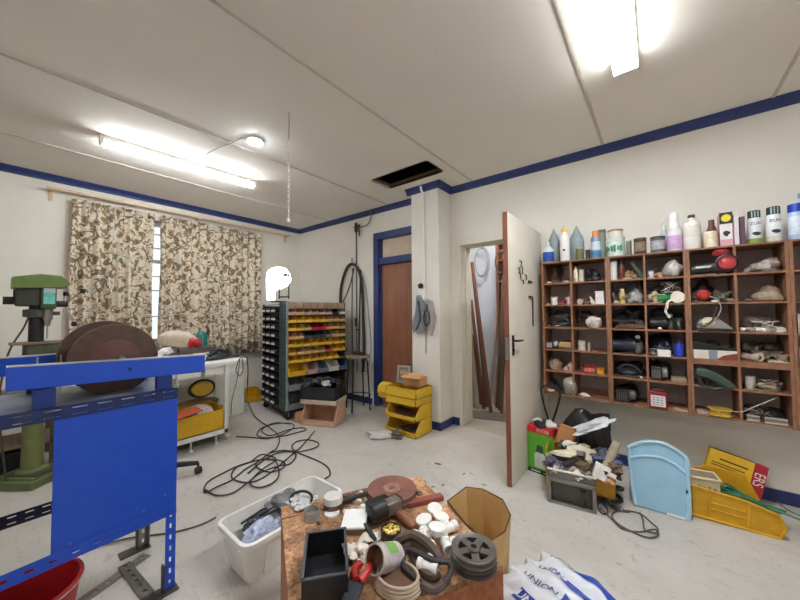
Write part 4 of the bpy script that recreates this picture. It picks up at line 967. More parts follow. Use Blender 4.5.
obj('lid', B().lathe([(0, .048), (r*.84, .048), (r*.84, .062), (0, .066)], n=28), M((136, 130, 112), .4, .4), t)
tin('slim_tin', 'slim grey green tin right of the wide glass jar', 626, 631.5, 241, -1, (124, 130, 116), (160, 160, 150), 3.12)
tin('brown_tin', 'dark brown tin with pale picture on shelf top', 633.5, 646.5, 238.5, -1, (70, 54, 44), (86, 92, 70), 3.10, lab=(134, 112, 94))
tin('glass_jar', 'dark screw top jar right of the brown tin', 650, 665.5, 237, -1, (92, 90, 96), (70, 68, 70), 3.10, 'jar', lab=(168, 166, 172))
t, x, z, r, h = bottle('spray_bottle', 'clear spray bottle with upright trigger on shelf top', 657, 671, 226, -1, (206, 212, 214), (230, 230, 230), .35, .55, .3, None, 3.2, 'spray bottle', .3)
obj('trigger', B().tube([(0, 0, h), (.012, 0, h+.035), (.03, 0, h+.05)], .006).tube([(.01, 0, h+.01), (-.02, 0, h+.02)], .005), M((222, 222, 220)), t)
bottle('white_cap_bottle', 'bottle with tall white cap and pink label', 667, 682, 213, -1, (222, 220, 222), (236, 236, 236), .62, .5, .8, [((200, 164, 204), .05, .40)], ch=.42)
bottle('white_bottle', 'white plastic bottle with small black cap', 683.5, 701, 215, -1, (232, 228, 220), (62, 58, 58), .4, .76, .42, [((218, 214, 204), .35, .68)], ch=.09)
tin('tub', 'cream plastic tub with dark fringe on shelf top', 703, 719, 232, -1, (220, 208, 184), (232, 222, 196), 3.08, 'tub')
bottle('brown_bottle', 'reddish brown bottle standing behind the cream tub', 706, 718, 220, -1, (104, 62, 52), (120, 74, 60), .5, .6, .5, None, 3.2)
t = carton('product_box', 'black and pink box with yellow oval on shelf top', 719, 732, 214, -1, (208, 160, 170), lab=[((36, 34, 36), 0, 1, .66, 1), ((228, 222, 220), 0, .94, .2, .66)])
x, z, w, h = place(719, 732, 214, -1)
obj('yellow_oval', B().lathe([(0, -.003), (.024, -.003), (.024, 0), (0, 0)], (0, -.0505, h*.83), 24, 'Y'), M((226, 206, 44)), t)
obj('black_figure', B().blob((0, -.05, h*.36), (w*.6, .006, h*.18), 3, .2, 12, False), M((30, 30, 34)), t)
carton('white_box', 'narrow white box right of the pink and black box', 733, 738, 216, -1, (214, 206, 210))
carton('purple_box', 'dark purple narrow box on shelf top left of the spray cans', 739, 744, 218, -1, (92, 62, 80))
for lab, u0, u1, v0, cc, lb2, nm in (('spray can with dark green cap on shelf top', 748, 762, 211, (32, 62, 52), (136, 160, 74), 'green'), ('spray can with black cap right of the green capped can', 767, 782, 207, (36, 50, 56), (206, 206, 190), 'black')):
    t, x, z, r, h = bottle('spray_can', lab, u0, u1, v0, -1, (226, 228, 228), cc, .9, .74, .85, [(lb2, .02, .16)], ch=.24, cat='spray can')
    for k in range(3): obj('cap_ridge', B().bx(-r*.5+k*r*.42, -r*.36+k*r*.42, -r*.93, -r*.85, h*.80, h*.97), M((170, 190, 186)), t)
    text('lettering', 'ZUK', .026, (40, 60, 120), t, (0, -r*1.03, h*.6), (R_(90), 0, 0))
    obj('black_mark', B().blob((.005, -r*1.0, h*.3), (r*1.1, .008, h*.1), 4, .2, 10, False), M((36, 38, 44)), t)
bottle('blue_cap_bottle', 'large pale bottle with bright blue cap at the right end', 789, 806, 204, -1, (176, 200, 226), (28, 62, 176), .98, .76, .95, [((214, 226, 240), .15, .65)], ch=.22)
bottle('tall_bottle', 'tall bottle with light blue cap behind the blue capped bottle', 796, 812, 193, -1, (206, 214, 224), (110, 160, 214), .5, .7, .5, None, 3.22)
# --- row 1
for i, (u, c_) in enumerate(((549, (206, 196, 176)), (554, (96, 52, 38)), (559.5, (88, 50, 40)), (566, (190, 176, 160)))):
    bit('small %s part on top left pigeonhole, %s from the door' % (['cream', 'reddish brown', 'dark brown', 'beige'][i], ORD[i]), u, 0, 0, c_, .013, seed=i)
bottle('white_bottle', 'small white bottle in the upper row, second column', 573.5, 578, 267, 0, (224, 216, 200), (180, 150, 110), .5, .7, .5)
carton('beige_box', 'small beige box beside the small white bottle in upper row', 579.5, 584, 270, 0, (206, 190, 164), d=.04)
bit('black ball shaped part in the upper row, second column', 589, 0, 0, (34, 32, 32), .022, seed=3, sx=1.1)
bit('black round knob at right in upper row, second column', 596, 0, 0, (30, 28, 30), .028, seed=5, sx=1.1)
tin('white_can', 'tall white can with grey lid in the upper row', 609.5, 617.5, 260, 0, (232, 230, 226), (110, 106, 100))
bottle('brown_bottle', 'brown bottle right of the tall white can', 619, 624.5, 260, 0, (110, 62, 46), (96, 52, 40), .5, .6, .4)
x, z, w, h = place(633, 642, 262, 0)
single('green_strip', 'dark green strip leaning in the upper row, third column', 'strip', B().box((0, 0, .07), (.022, .02, .15), ry=R_(-28)), M((52, 74, 56), .5), (x, YS, z), bev=.002)
bit('tan scrap lying before the green strip', 627, 0, 0, (190, 160, 120), .012, sx=2.5)
tin('white_roll', 'small white pot in the upper row, fourth column', 647.5, 654, 271, 0, (224, 224, 226), (206, 206, 210), cat='pot')
single('tan_roll', 'tan paper roll beside the small white pot', 'roll', B().lathe([(.006, -.03), (.02, -.03), (.02, .03), (.006, .03)], n=18, axis='Y'), M((190, 150, 120)), (su(660), YS, ROW[0]+.02), .4)
bag('clear_bag', 'crumpled clear bag right of tan roll in upper row', 664, 683, 262, 0, (180, 176, 170), 61, rough=.25)
x, z, w, h = place(692, 736, 249, 0, 3.05)
t = thing('leaf_blower', 'black power tool with a red head in the upper row', 'power tool', (x, 3.06, z))
obj('body', B().lathe([(0, -w*.5), (.030, -w*.49), (.036, -w*.3), (.040, -.0), (.048, w*.1), (0, w*.12)], (0, 0, .05), 24, 'X'), M((30, 30, 32), .4), t, rot=(0, R_(-6), 0))
obj('head', B().lathe([(0, -.03), (.044, -.03), (.052, 0), (.046, .03), (0, .035)], (w*.30, -.02, .070), 28, 'Y'), M((156, 44, 48), .4, var=.25, scale=40), t)
obj('collar', B().lathe([(.050, -.028), (.058, -.026), (.058, .010), (.050, .012)], (w*.30, -.02, .070), 28, 'Y', cap=False), M((40, 30, 32), .4), t)
obj('face', B().lathe([(0, -.004), (.022, -.004), (.030, .0), (0, .0)], (w*.30, -.052, .070), 20, 'Y'), M((190, 64, 60), .4, var=.2), t)
obj('top_knob', B().lathe([(0, .12), (.04, .125), (.05, .145), (.035, .165), (0, .168)], (w*.20, .0, 0), 20), M((150, 44, 50), .4), t)
obj('white_lettering', B().bx(-w*.42, -w*.05, -.039, -.036, .046, .058), M((206, 206, 204)), t)
bag('clear_bag', 'clear bag of small parts in the upper row, sixth column', 745, 783, 260, 0, (168, 158, 150), 62, rough=.25)
# --- row 2
for i, (u0, u1) in enumerate(((550.5, 558), (565.5, 571.5))): tin('white_cup', 'small white pot in the second row, %s of the first column' % ['left', 'right'][i], u0, u1, 297, 1, (226, 220, 218), (214, 206, 204), cat='pot')
for i, (u, c_) in enumerate(((548.5, (206, 160, 160)), (553, (220, 200, 196)), (560, (168, 60, 60)), (563, (190, 90, 90)))): bit('%s scrap before the white pots in the second row' % ['pale pink', 'whitish', 'dark red', 'rosy red'][i], u, 0, 1, c_, .011, seed=i+9)
single('tape_roll', 'small tan roll in the second row, second column', 'roll', B().lathe([(.008, -.02), (.024, -.02), (.024, .02), (.008, .02)], n=18, axis='Y'), M((190, 170, 150)), (su(581), YS, ROW[1]+.024))
single('cream_wedge', 'cream triangular wedge beside the white cartons', 'wedge', B().prism([(0, 0), (.04, 0), (-.01, .07)], -.02, .02), M((220, 206, 180)), (su(592), YS, ROW[1]))
x, z, w, h = place(596, 604.5, 291, 1)
for k in range(2): single('white_carton', 'small white carton, %s of two stacked in the second row' % ['lower', 'upper'][k], 'box', B().bx(-w/2, w/2, -.04, .04, 0, h/2-.001), M((230, 226, 224)), (x, YS, z+k*h/2), bev=.002)
bit('dark scrap between the wedge and tan roll', 587, 0, 1, (90, 70, 60), .02, seed=7)
bottle('glue_bottle', 'yellow cream glue bottle in the second row', 619, 625.5, 289, 1, (214, 180, 120), (222, 206, 170), .6, .65, .6)
bit('tan round piece at the foot of the glue bottle', 616.5, 0, 1, (196, 170, 140), .018, seed=2, sx=1.2)
bag('plastic_wrap', 'grey plastic wrap right of the glue bottle', 629, 644, 291, 1, (170, 168, 164), 63, rough=.25)
bag('tan_cloth', 'tan cloth bundle in second row, fourth column', 648, 660, 293, 1, (196, 176, 140), 64, d=.12)
single('green_spool', 'green wire spool beside the tan cloth bundle', 'spool', B().lathe([(.0, -.04), (.034, -.04), (.034, -.032), (.026, -.03), (.026, .03), (.034, .032), (.034, .04), (0, .04)], n=22, axis='X'), M((40, 130, 74), .4), (su(664), 3.08, ROW[1]+.034), .2)
t = thing('ribbon_roll', 'white ribbon roll with a dangling end in second row', 'roll', (su(678.5, 3.05), 3.05, ROW[1]+.041))
obj('roll', B().lathe([(.009, -.018), (.041, -.018), (.041, .018), (.009, .018)], n=30, axis='Y'), M((228, 220, 204), .7), t)
obj('core', B().lathe([(0, -.016), (.010, -.016), (.010, .016), (0, .016)], n=14, axis='Y'), black, t)
obj('ribbon_end', B().tube(catmull([(-.035, -.015, -.02), (-.055, -.03, -.035), (-.062, -.035, -.075), (-.07, -.035, -.10), (-.058, -.035, -.13), (-.05, -.035, -.15)]), .008), M((222, 214, 200), .8), t)
single('white_wires', 'tangled pale wires lying on the spools in second row', 'wire', B().tangle((0, 0, 0), (.12, .1, .08), .0035, 4, 6), M((206, 200, 190)), (su(672), 3.12, ROW[1]+.075))
single('dark_wires', 'tangled dark wires above the tan cloth in second row', 'wire', B().tangle((0, 0, 0), (.10, .08, .07), .0035, 5, 6), M((84, 76, 74)), (su(655), 3.14, ROW[1]+.05))
x, z, w, h = place(692.5, 711, 286, 1)
t = thing('red_motor', 'dark motor with a red end in the second row', 'motor', (x, 3.07, z))
obj('body', B().lathe([(0, -.03), (.045, -.03), (.048, .0), (.045, .05), (0, .05)], (0, .02, .049), 24, 'Y'), M((62, 34, 34), .4), t)
obj('red_end', B().lathe([(0, -.05), (.018, -.05), (.034, -.035), (.036, -.01), (0, -.0)], (.006, 0, .052), 22, 'Y'), M((176, 52, 46), .4), t)
obj('cable', B().tube(catmull([(.03, -.03, .04), (.07, -.045, .02), (.085, -.055, -.03), (.075, -.06, -.08), (.05, -.055, -.12), (.0, -.05, -.15)]), .0035), M((150, 140, 134)), t)
bag('grey_fittings', 'grey fittings heap right of the red ended motor', 711, 732, 296, 1, (128, 120, 108), 65, amp=.4, cat='parts')
carton('white_label_box', 'flat white box in front of the grey fittings', 711, 719, 300, 1, (222, 216, 208), y=3.05, d=.04)
bag('parts_bag', 'brownish bag packed with parts in the second row', 755, 783, 287, 1, (160, 140, 122), 66, amp=.22, var=.4)
bit('small brown piece left of the brownish parts bag', 749, 0, 1, (96, 74, 66), .015)
# --- row 3
ptool('dark_tool', 'dark hand tool with white base in third row, first column', 555, 572, 318, 2, (48, 52, 44), (40, 40, 40), 2, cat='tool')
bit('white foil strip under the dark hand tool', 558, 0, 2, (224, 220, 214), .01, sx=3)
bit('small rusty piece at the door side of third row', 549, 0, 2, (110, 60, 52), .012)
bag('white_pouch', 'white cloth pouch in the third row, second column', 586, 602, 316, 2, (214, 206, 198), 67, y=3.06, amp=.12, var=.1, rough=.8)
x, z, w, h = place(582, 604, 309, 2)
t = thing('red_handled_tool', 'red handled tool lying over the white pouch', 'tool', (x, 3.13, z+.03))
obj('handle', B().tube([(-.09, 0, .0), (-.03, 0, .045), (.03, 0, .068)], .012), M((160, 52, 48), .4), t)
obj('blade', B().tube([(.03, 0, .068), (.075, 0, .09), (.1, -.01, .10)], [.014, .012, .006]), M((44, 42, 42), .4, .4), t)
obj('tip', B().tube([(-.09, 0, 0), (-.12, 0, -.02)], .008), black, t)
t = thing('black_handbag', 'black strapped case in the third row, third column', 'case', (su(622), 3.14, ROW[2]+.03))
obj('case_body', B().blob((0, 0, 0), (.16, .12, .07), 8, .12), black, t)
obj('strap', B().tube(catmull([(-.07, 0, .04), (-.05, -.02, .10), (.0, -.02, .12), (.05, -.02, .10), (.08, 0, .05)]), .006), black, t)
b = B()
for k in range(4): b.box((.004*k, .0, .006+.008*k), (.20-.01*k, .14, .004), rz=.05*k, ry=.03*(k-1.5))
single('brown_sheets', 'brown paper sheets under the black strapped case', 'paper', b, M((128, 96, 80), .8, var=.25), (su(629), 3.11, ROW[2]+.002))
ptool('black_drill', 'black power drill in third row, fourth column', 650, 676, 313, 2, (32, 34, 34), (44, 48, 42), 1)
bit('white bulb in front of the black power drill', 659.5, 0, 2, (220, 214, 206), .012, sx=1.1)
bag('dark_rubber', 'dark greenish black rubber lump beside black drill', 672, 684, 318, 2, (50, 56, 48), 68, amp=.2)
x, z, w, h = place(695, 733, 311, 2, 3.08)
t = thing('clothes_iron', 'grey and cream iron shaped sander in the third row', 'iron', (x, 3.07, z))
pr = [(-w*.45, .012), (w*.48, .012), (w*.44, .026), (w*.1, .085), (-w*.2, .095), (-w*.42, .07), (-w*.48, .03)]
obj('sole', B().bx(-w*.45, w*.47, -.05, .05, 0, .012), M((40, 44, 50), .4, .4), t, bev=.003)
obj('body', B().prism(pr, -.042, .042), M((150, 148, 142), .35, .3, .15), t, bev=.012)
obj('side_cover', B().lathe([(0, -.048), (.03, -.046), (.034, -.040), (0, -.04)], (-.03, 0, .058), 22, 'Y'), M((222, 210, 180), .4), t)
obj('cable', B().tube(catmull([(-w*.45, -.045, .05), (-w*.3, -.055, .03), (-.02, -.06, .06), (.0, -.055, .11), (.01, -.05, .16)]), .004), M((70, 66, 62)), t)
q = random.Random(5)
for i, u in enumerate((744, 751, 758, 765, 772, 779)):
    bit('shiny metal scrap in third row, sixth column, %s from the left' % ORD[i], u, 0, 2, [(206, 200, 192), (150, 140, 132), (226, 220, 212)][i % 3], .019+q.uniform(-.003, .004), y=3.07, sx=1.3, seed=i+70, met=.4)
single('metal_sheet', 'grey metal plate lying behind the shiny scraps', 'plate', B().box((0, 0, .008), (.19, .1, .006), ry=.04), steel, (su(764, 3.16), 3.16, ROW[2]+.002))
carton('grey_box', 'pale grey box at the right photo edge, third row', 795, 806, 314, 2, (196, 190, 186))
# --- row 4
ptool('small_motor', 'small black and white motor in fourth row, first column', 547, 558, 339, 3, (44, 42, 42), (200, 196, 190), 3, cat='motor')
carton('wooden_block', 'tan wooden block in the fourth row, first column', 560, 572, 342, 3, (184, 150, 104), d=.09)
carton('dark_block', 'dark wooden slat under the tan block', 558.5, 573, 347, 3, (86, 74, 56), y=3.045, d=.015)
tin('tin_cup', 'pale metal cup in the fourth row, second column', 578, 586, 340.5, 3, (206, 202, 194), (170, 166, 160), cat='cup')
tin('small_tin', 'small beige tin right of the pale metal cup', 587.5, 590.5, 342, 3, (196, 182, 150), (150, 130, 100))
for i, (u, c_) in enumerate(((594.5, (150, 100, 70)), (600, (112, 66, 54)))): bit('%s nut right of the small beige tin' % ['tan', 'rusty'][i], u, 0, 3, c_, .008, sx=1.1)
ptool('navy_sander', 'black and navy power sander in the fourth row', 613, 645, 333, 3, (34, 38, 56), (26, 28, 36), 1)
bag('black_hose', 'black rubber coil lying behind the navy sander', 625, 645, 336, 3, (30, 32, 40), 69, y=3.2, amp=.3)
single('silver_ring', 'silver wire ring at left of fourth row, fourth column', 'ring', B().tangle((0, 0, 0), (.07, .06, .05), .004, 8, 5), M((150, 146, 140), .4, .6), (su(652), 3.09, ROW[3]))
bag('navy_cloth', 'navy cloth lump in the fourth row, fourth column', 658, 672, 341, 3, (32, 36, 62), 71, y=3.14)
carton('white_carton', 'white box overhanging the shelf edge in fourth row', 657, 670, 350, 3, (230, 226, 222), y=3.04, d=.07, rz=.1)
bottle('blue_bottle', 'bright blue squat bottle in the fourth row', 674, 684, 340, 3, (34, 62, 176), (26, 30, 60), .4, .62, .38, None, 3.07)
t = carton('long_box', 'long white, grey and red box in the fourth row', 693, 736, 350, 3, (218, 208, 196), y=3.07, d=.08, lab=[((140, 142, 158), .36, .56, 0, 1)])
x, z, w, h = place(693, 736, 350, 3, 3.07)
obj('red_panel', B().prism([(w*.02, .0), (w*.5, 0), (w*.5, h*.8), (w*.2, h*.5)], -.0415, -.04), M((130, 58, 48), .5), t)
b = B().prism([(-.11, 0), (.13, 0), (.12, .012), (-.02, .045), (-.10, .06)], -.025, .025)
single('black_stapler', 'black flat tapered tool resting on the long box', 'tool', b, black, (x-.01, 3.07, z+h), bev=.004)
pipe = M((176, 160, 142), .5, .1, .2)
for i, (u, dv, rz, l_, c_) in enumerate(((749, 0, .9, .10, (186, 168, 148)), (758, .015, -.4, .08, (198, 182, 162)), (766, 0, .3, .09, (120, 106, 92)), (779, .02, .6, .11, (150, 124, 108)))):
    r = .024+.004*(i % 2)
    single('pipe_fitting', 'grey beige pipe fitting in fourth row, sixth column, %s from the left' % ORD[i], 'fitting', B().lathe([(r*.7, -l_/2), (r, -l_/2), (r, -l_*.25), (r*.86, -l_*.2), (r*.86, l_*.2), (r, l_*.25), (r, l_/2), (r*.7, l_/2), (r*.7, -l_/2)], n=18, axis='Y', cap=False), M(c_, .5, .1, .2), (su(u, 3.09), 3.09, ROW[3]+r), rz, 'pipe fittings in the fourth row')
single('cream_flap', 'cream card lying in front of the pipe fittings', 'card', B().box((0, 0, .012), (.09, .05, .004), rx=.25), M((206, 192, 170)), (su(776, 3.05), 3.05, ROW[3]))
bag('dark_pipes', 'dark lump behind the pipe fittings in the fourth row', 752, 786, 344, 3, (58, 50, 48), 75, y=3.2)
carton('grey_box', 'grey box at the right photo edge, fourth row', 796, 808, 346, 3, (150, 148, 150))
# --- row 5
bag('beige_bundle', 'round beige bundle in the fifth row, first column', 549, 562, 359, 4, (150, 128, 104), 76, amp=.12)
for i, (u, dz) in enumerate(((565.5, 0), (571, 0), (570, .034))): single('pink_roll', 'pinkish white roll in fifth row, %s' % ['left of two below', 'right of two below', 'lying on top'][i], 'roll', B().lathe([(.006, -.04), (.018, -.04), (.018, .04), (.006, .04)], n=16, axis='Y'), M((206, 170, 162)), (su(u), YS, ROW[4]+.018+dz))
tin('red_tin', 'flat red tin in the fifth row, second column', 582.5, 596, 366, 4, (184, 34, 38), (196, 44, 42), lab=(206, 120, 110))
carton('yellow_box', 'small yellow box beside the flat red tin', 597.5, 604.5, 368, 4, (214, 158, 44), d=.06, lab=[((188, 60, 40), 0, 1, .8, 1)])
ptool('black_sander', 'black rounded sander in the fifth row, third column', 616, 643, 364, 4, (30, 32, 36), (38, 44, 52), 2)
bit('white tag on the nose of black rounded sander', 640, 0, 4, (200, 200, 196), .011)
ptool('black_charger', 'black slotted charger in fifth row, fourth column', 650, 668, 363, 4, (40, 38, 38), (140, 134, 128), 3)
carton('tan_box', 'flat tan box right of the black slotted charger', 671, 686, 377, 4, (164, 140, 112), d=.09)
x, z, w, h = place(695, 734, 368, 4, 3.05)
t = thing('green_jigsaw', 'dark green jigsaw overhanging the fifth row shelf', 'jigsaw', (x, 3.02, z))
gj = M((60, 78, 68), .4, var=.12)
obj('body', B().prism([(-w*.5, h*.55), (-w*.48, h*.95), (-w*.3, h), (w*.1, h*.75), (w*.48, h*.25), (w*.5, h*.05), (w*.3, .0), (w*.1, h*.2), (-w*.2, h*.45)], -.028, .028), gj, t, bev=.012)
obj('handle', B().tube(catmull([(-w*.4, 0, h*.55), (-w*.36, 0, h*.1), (-w*.1, 0, -.012), (w*.2, 0, .0), (w*.42, 0, h*.1)]), .012), M((46, 54, 50), .45), t)
obj('trigger', B().bx(-w*.22, -w*.16, -.008, .008, .0, h*.4), black, t, bev=.003)
tin('white_spool', 'white spool in the fifth row, sixth column', 744.5, 755, 376, 4, (206, 200, 190), (222, 216, 208), cat='spool')
ptool('cream_tool', 'cream coloured power tool in fifth row, sixth column', 757, 782, 379, 4, (190, 176, 146), (112, 96, 80), 1)
# --- row 6
bit('white wrapped piece at door side of the lowest row', 551, 0, 5, (206, 202, 196), .02, seed=3)
bit('black piece behind the white wrapped piece, lowest row', 555, 0, 5, (40, 40, 40), .026, y=3.14, seed=4)
x = su(567, 3.01)
single('hanging_plastic_bag', 'grey plastic bag bulging out of the lowest left pigeonhole', 'bag', B().blob((0, 0, 0), (.11, .1, .17), 77, .16, 22), M((150, 144, 132), .35, var=.3, scale=40), (x, 3.07, ROW[5]))
bit('white cloth lump in the lowest row, second column', 585, 0, 5, (206, 200, 192), .02, seed=8, sx=2)
single('back_rail', 'reddish wooden rail inside the lowest second pigeonhole', 'rail', B().bx(-.1, .1, -.006, .006, 0, .04), sw, (su(592, 3.22), 3.22, ROW[5]))
ptool('black_camera', 'black ribbed motor unit in lowest row, third column', 615, 637, 386, 5, (38, 36, 36), (96, 90, 86), 3, cat='motor')
x, z, w, h = place(649, 667, 391, 5, 3.05)
t = thing('red_framed_box', 'white box in a red frame in the lowest row', 'box', (x, 3.045, z), .05)
obj('frame', B().bx(-w/2, w/2, -.03, .03, 0, h), M((140, 34, 38), .4), t, bev=.004)
obj('front_label', B().bx(-w*.4, w*.4, -.0315, -.03, h*.12, h*.78), M((228, 224, 222), .5), t)
b = B()
for i in range(4):
    for k in range(3): b.bx(-w*.3+k*w*.22, -w*.16+k*w*.22, -.0322, -.0315, h*(.2+i*.14), h*(.26+i*.14))
obj('print', b, M((150, 150, 156)), t)
obj('handle', B().tube([(-w*.3, 0, h), (-w*.2, 0, h+.012), (w*.2, 0, h+.012), (w*.3, 0, h)], .004), M((120, 110, 110), .4, .5), t)
single('tan_strip', 'tan wooden strip right of the red framed box', 'strip', B().bx(-.04, .04, -.03, .03, 0, .012), M((184, 150, 118)), (su(677), 3.06, ROW[5]))
t = thing('yellow_spool', 'round yellow tape spool in the lowest row', 'spool', (su(716, 3.06), 3.06, ROW[5]+.008))
obj('spool', B().lathe([(.0, 0), (.062, 0), (.062, .006), (.054, .008), (.054, .034), (.062, .036), (.062, .042), (.0, .042)], n=32), M((196, 160, 60), .4), t)
obj('tape', B().tube(catmull([(.05, -.03, .04), (.10, -.05, .05), (.15, -.055, .09), (.21, -.04, .13), (.26, 0, .155)]), .003), M((190, 176, 160)), t)
single('paper_sheet', 'white paper sheet under the yellow spool', 'paper', B().box((0, 0, .003), (.17, .14, .004), rz=.2), M((206, 198, 190)), (su(708), 3.12, ROW[5]))
for i, (u0, u1) in enumerate(((744, 757), (760, 784))):
    x, z, w, h = place(u0, u1, 408, 5)
    t = thing('wall_light', 'silver rectangular light fitting in lowest row, %s' % ['left one', 'right one'][i], 'fitting', (x, 3.07, z), .1*i)
    obj('casing', B().bx(-w/2, w/2, -.03, .03, 0, .03), M((150, 142, 130), .35, .6), t, bev=.004)
    obj('frame', B().tube([(-w*.46, -.034, .006), (w*.46, -.034, .006), (w*.46, -.034, .034), (-w*.46, -.034, .034)], .005, closed=True), M((226, 222, 214), .3, .5), t)
# more lumps that fill the cells
for u0, u1, v0, row, c_, y, sd, nm, lb_ in (
 (549, 562, 262, 0, (92, 74, 62), 3.2, 1, 'brown_scrap', 'brown scrap heap at the back of the top left pigeonhole'),
 (584, 600, 270, 0, (40, 36, 36), 3.17, 2, 'black_heap', 'black cord heap behind the round knobs in upper row'),
 (624, 636, 271, 0, (150, 120, 90), 3.15, 3, 'brown_cloth', 'brown cloth scrap behind the green strip'),
 (648, 664, 268, 0, (110, 96, 90), 3.2, 4, 'dark_wrap', 'dull wrap behind the small white pot'),
 (560, 568, 299, 1, (150, 60, 60), 3.12, 5, 'red_wrap', 'dull red wrapper between the two white pots'),
 (578, 592, 299, 1, (110, 90, 76), 3.17, 6, 'brown_heap', 'brown heap behind the cream wedge in second row'),
 (612, 619, 292, 1, (92, 84, 80), 3.17, 7, 'grey_heap', 'grey lump behind the glue bottle'),
 (626, 645, 283, 1, (120, 122, 118), 3.2, 8, 'film_wrap', 'dull plastic film at the back of second row, third column'),
 (650, 684, 284, 1, (96, 86, 80), 3.22, 9, 'wire_heap', 'dark heap behind the ribbon roll in second row'),
 (694, 712, 283, 1, (44, 30, 32), 3.18, 10, 'black_housing', 'black housing behind the red ended motor'),
 (712, 734, 291, 1, (100, 90, 80), 3.17, 11, 'brown_fittings', 'brown fittings at the back of second row, fifth column'),
 (549, 570, 313, 2, (70, 62, 56), 3.17, 12, 'dark_heap', 'dark heap behind the dark hand tool'),
 (580, 596, 312, 2, (48, 40, 40), 3.18, 13, 'black_cable_heap', 'black cable heap behind the white cloth pouch'),
 (613, 644, 309, 2, (40, 36, 38), 3.2, 14, 'black_sleeve', 'black sleeve heap behind the strapped case'),
 (648, 684, 309, 2, (42, 46, 42), 3.2, 15, 'dark_tool_heap', 'dark heap behind the black power drill'),
 (742, 785, 317, 2, (130, 116, 106), 3.17, 16, 'metal_heap', 'grey brown metal heap at the back of third row, sixth column'),
 (552, 571, 341, 3, (80, 70, 60), 3.17, 17, 'brown_lump', 'brown lump behind the tan wooden block'),
 (612, 646, 331, 3, (28, 30, 40), 3.19, 18, 'navy_heap', 'navy black heap behind the power sander'),
 (648, 672, 333, 3, (34, 34, 42), 3.2, 19, 'black_heap', 'black heap behind the navy cloth'),
 (694, 722, 341, 3, (50, 46, 46), 3.17, 20, 'dark_plate_heap', 'dark heap behind the long white and red box'),
 (742, 760, 342, 3, (90, 80, 74), 3.17, 21, 'grey_lump', 'grey brown lump at left behind the pipe fittings'),
 (548, 566, 357, 4, (110, 92, 78), 3.19, 22, 'tan_lump', 'tan lump behind the round beige bundle'),
 (614, 640, 361, 4, (30, 32, 36), 3.19, 23, 'black_casing', 'black casing behind the black rounded sander'),
 (648, 672, 361, 4, (52, 48, 48), 3.19, 24, 'charcoal_casing', 'charcoal casing behind the black slotted charger'),
 (744, 784, 381, 4, (70, 60, 54), 3.18, 25, 'brown_pile', 'dark brown pile behind the cream power tool'),
 (614, 640, 384, 5, (34, 32, 34), 3.19, 26, 'black_pile', 'black pile behind the ribbed motor unit'),
 (546, 560, 381, 5, (56, 50, 46), 3.18, 27, 'dark_bundle', 'dark bundle behind the white wrapped piece'),
 (744, 786, 406, 5, (60, 54, 50), 3.18, 28, 'dark_fittings', 'dark fittings behind the silver light fittings')):
    bag(nm, lb_, u0, u1, v0, row, c_, 200+sd, y=y, d=.12, amp=.34, rough=.5, var=.4, cat='scrap')
q = random.Random(31)
for k, (u, v, row, c_) in enumerate(((655, 285, 1, (214, 206, 196)), (628, 300, 1, (120, 112, 104)), (625, 316, 2, (60, 52, 50)), (632, 340, 3, (40, 42, 56)), (665, 340, 3, (90, 84, 84)), (625, 368, 4, (46, 46, 50)), (700, 300, 1, (150, 140, 132)), (765, 326, 2, (190, 184, 176)), (770, 350, 3, (110, 100, 92)), (765, 386, 4, (150, 140, 120)), (757, 415, 5, (120, 112, 100)), (585, 320, 2, (50, 44, 44)))):
    single('loose_cable', '%s loose cable loops in pigeonhole row %s, column %s' % (['white', 'grey', 'dark brown', 'navy', 'greyish', 'charcoal', 'pale', 'silver', 'brown grey', 'cream grey', 'olive grey', 'blackish'][k], ORD[row], ORD[0 if u < 571 else 1 if u < 608 else 2 if u < 646 else 3 if u < 690 else 4 if u < 737 else 5]), 'cable', B().tangle((0, 0, 0), (.14, .07, .07), .0035, k+40, 5), M(c_), (su(u, 3.08, row), 3.09, ROW[row]))
# ================================================================ floor, right side
p0, p1 = PZ(528.5, 470), PZ(553.5, 479)
rzb = math.atan2(p1.y-p0.y, p1.x-p0.x); wbx = (p1-p0).length
gb = thing('green_tool_box', 'tall green and red cardboard tool box standing beside the open door', 'box', (p0.x, p0.y, 0), rzb)
gh = .365; db = .17
obj('carton', B().bx(0, wbx, 0, db, 0, gh), M((96, 178, 50), .55, var=.06), gb, bev=.002)
obj('red_band', B().bx(-.001, wbx+.001, -.001, db+.001, gh-.052, gh+.001), M((206, 44, 44), .5), gb)
obj('black_band', B().bx(-.001, wbx+.001, -.001, db+.001, 0, .034), M((34, 40, 34), .5), gb)
text('lettering', 'RYOBI', .038, (238, 234, 230), gb, (wbx*.62, -.002, gh-.027), (R_(90), 0, 0), sx=.9)
obj('tank_picture', B().prism([(wbx*.28, .05), (wbx*.68, .045), (wbx*.70, .14), (wbx*.62, .165), (wbx*.36, .17), (wbx*.26, .145)], -.0018, 0), M((214, 220, 216), .5, var=.1), gb)
obj('pump_picture', B().prism([(wbx*.33, .167), (wbx*.62, .165), (wbx*.6, .22), (wbx*.38, .225)], -.0018, 0), M((60, 90, 84), .5, var=.2), gb)
obj('print', B().bx(wbx*.12, wbx*.5, -.0018, 0, .012, .022).bx(wbx*.62, wbx*.9, -.0018, 0, .012, .02), M((206, 212, 204)), gb)
q = random.Random(9)
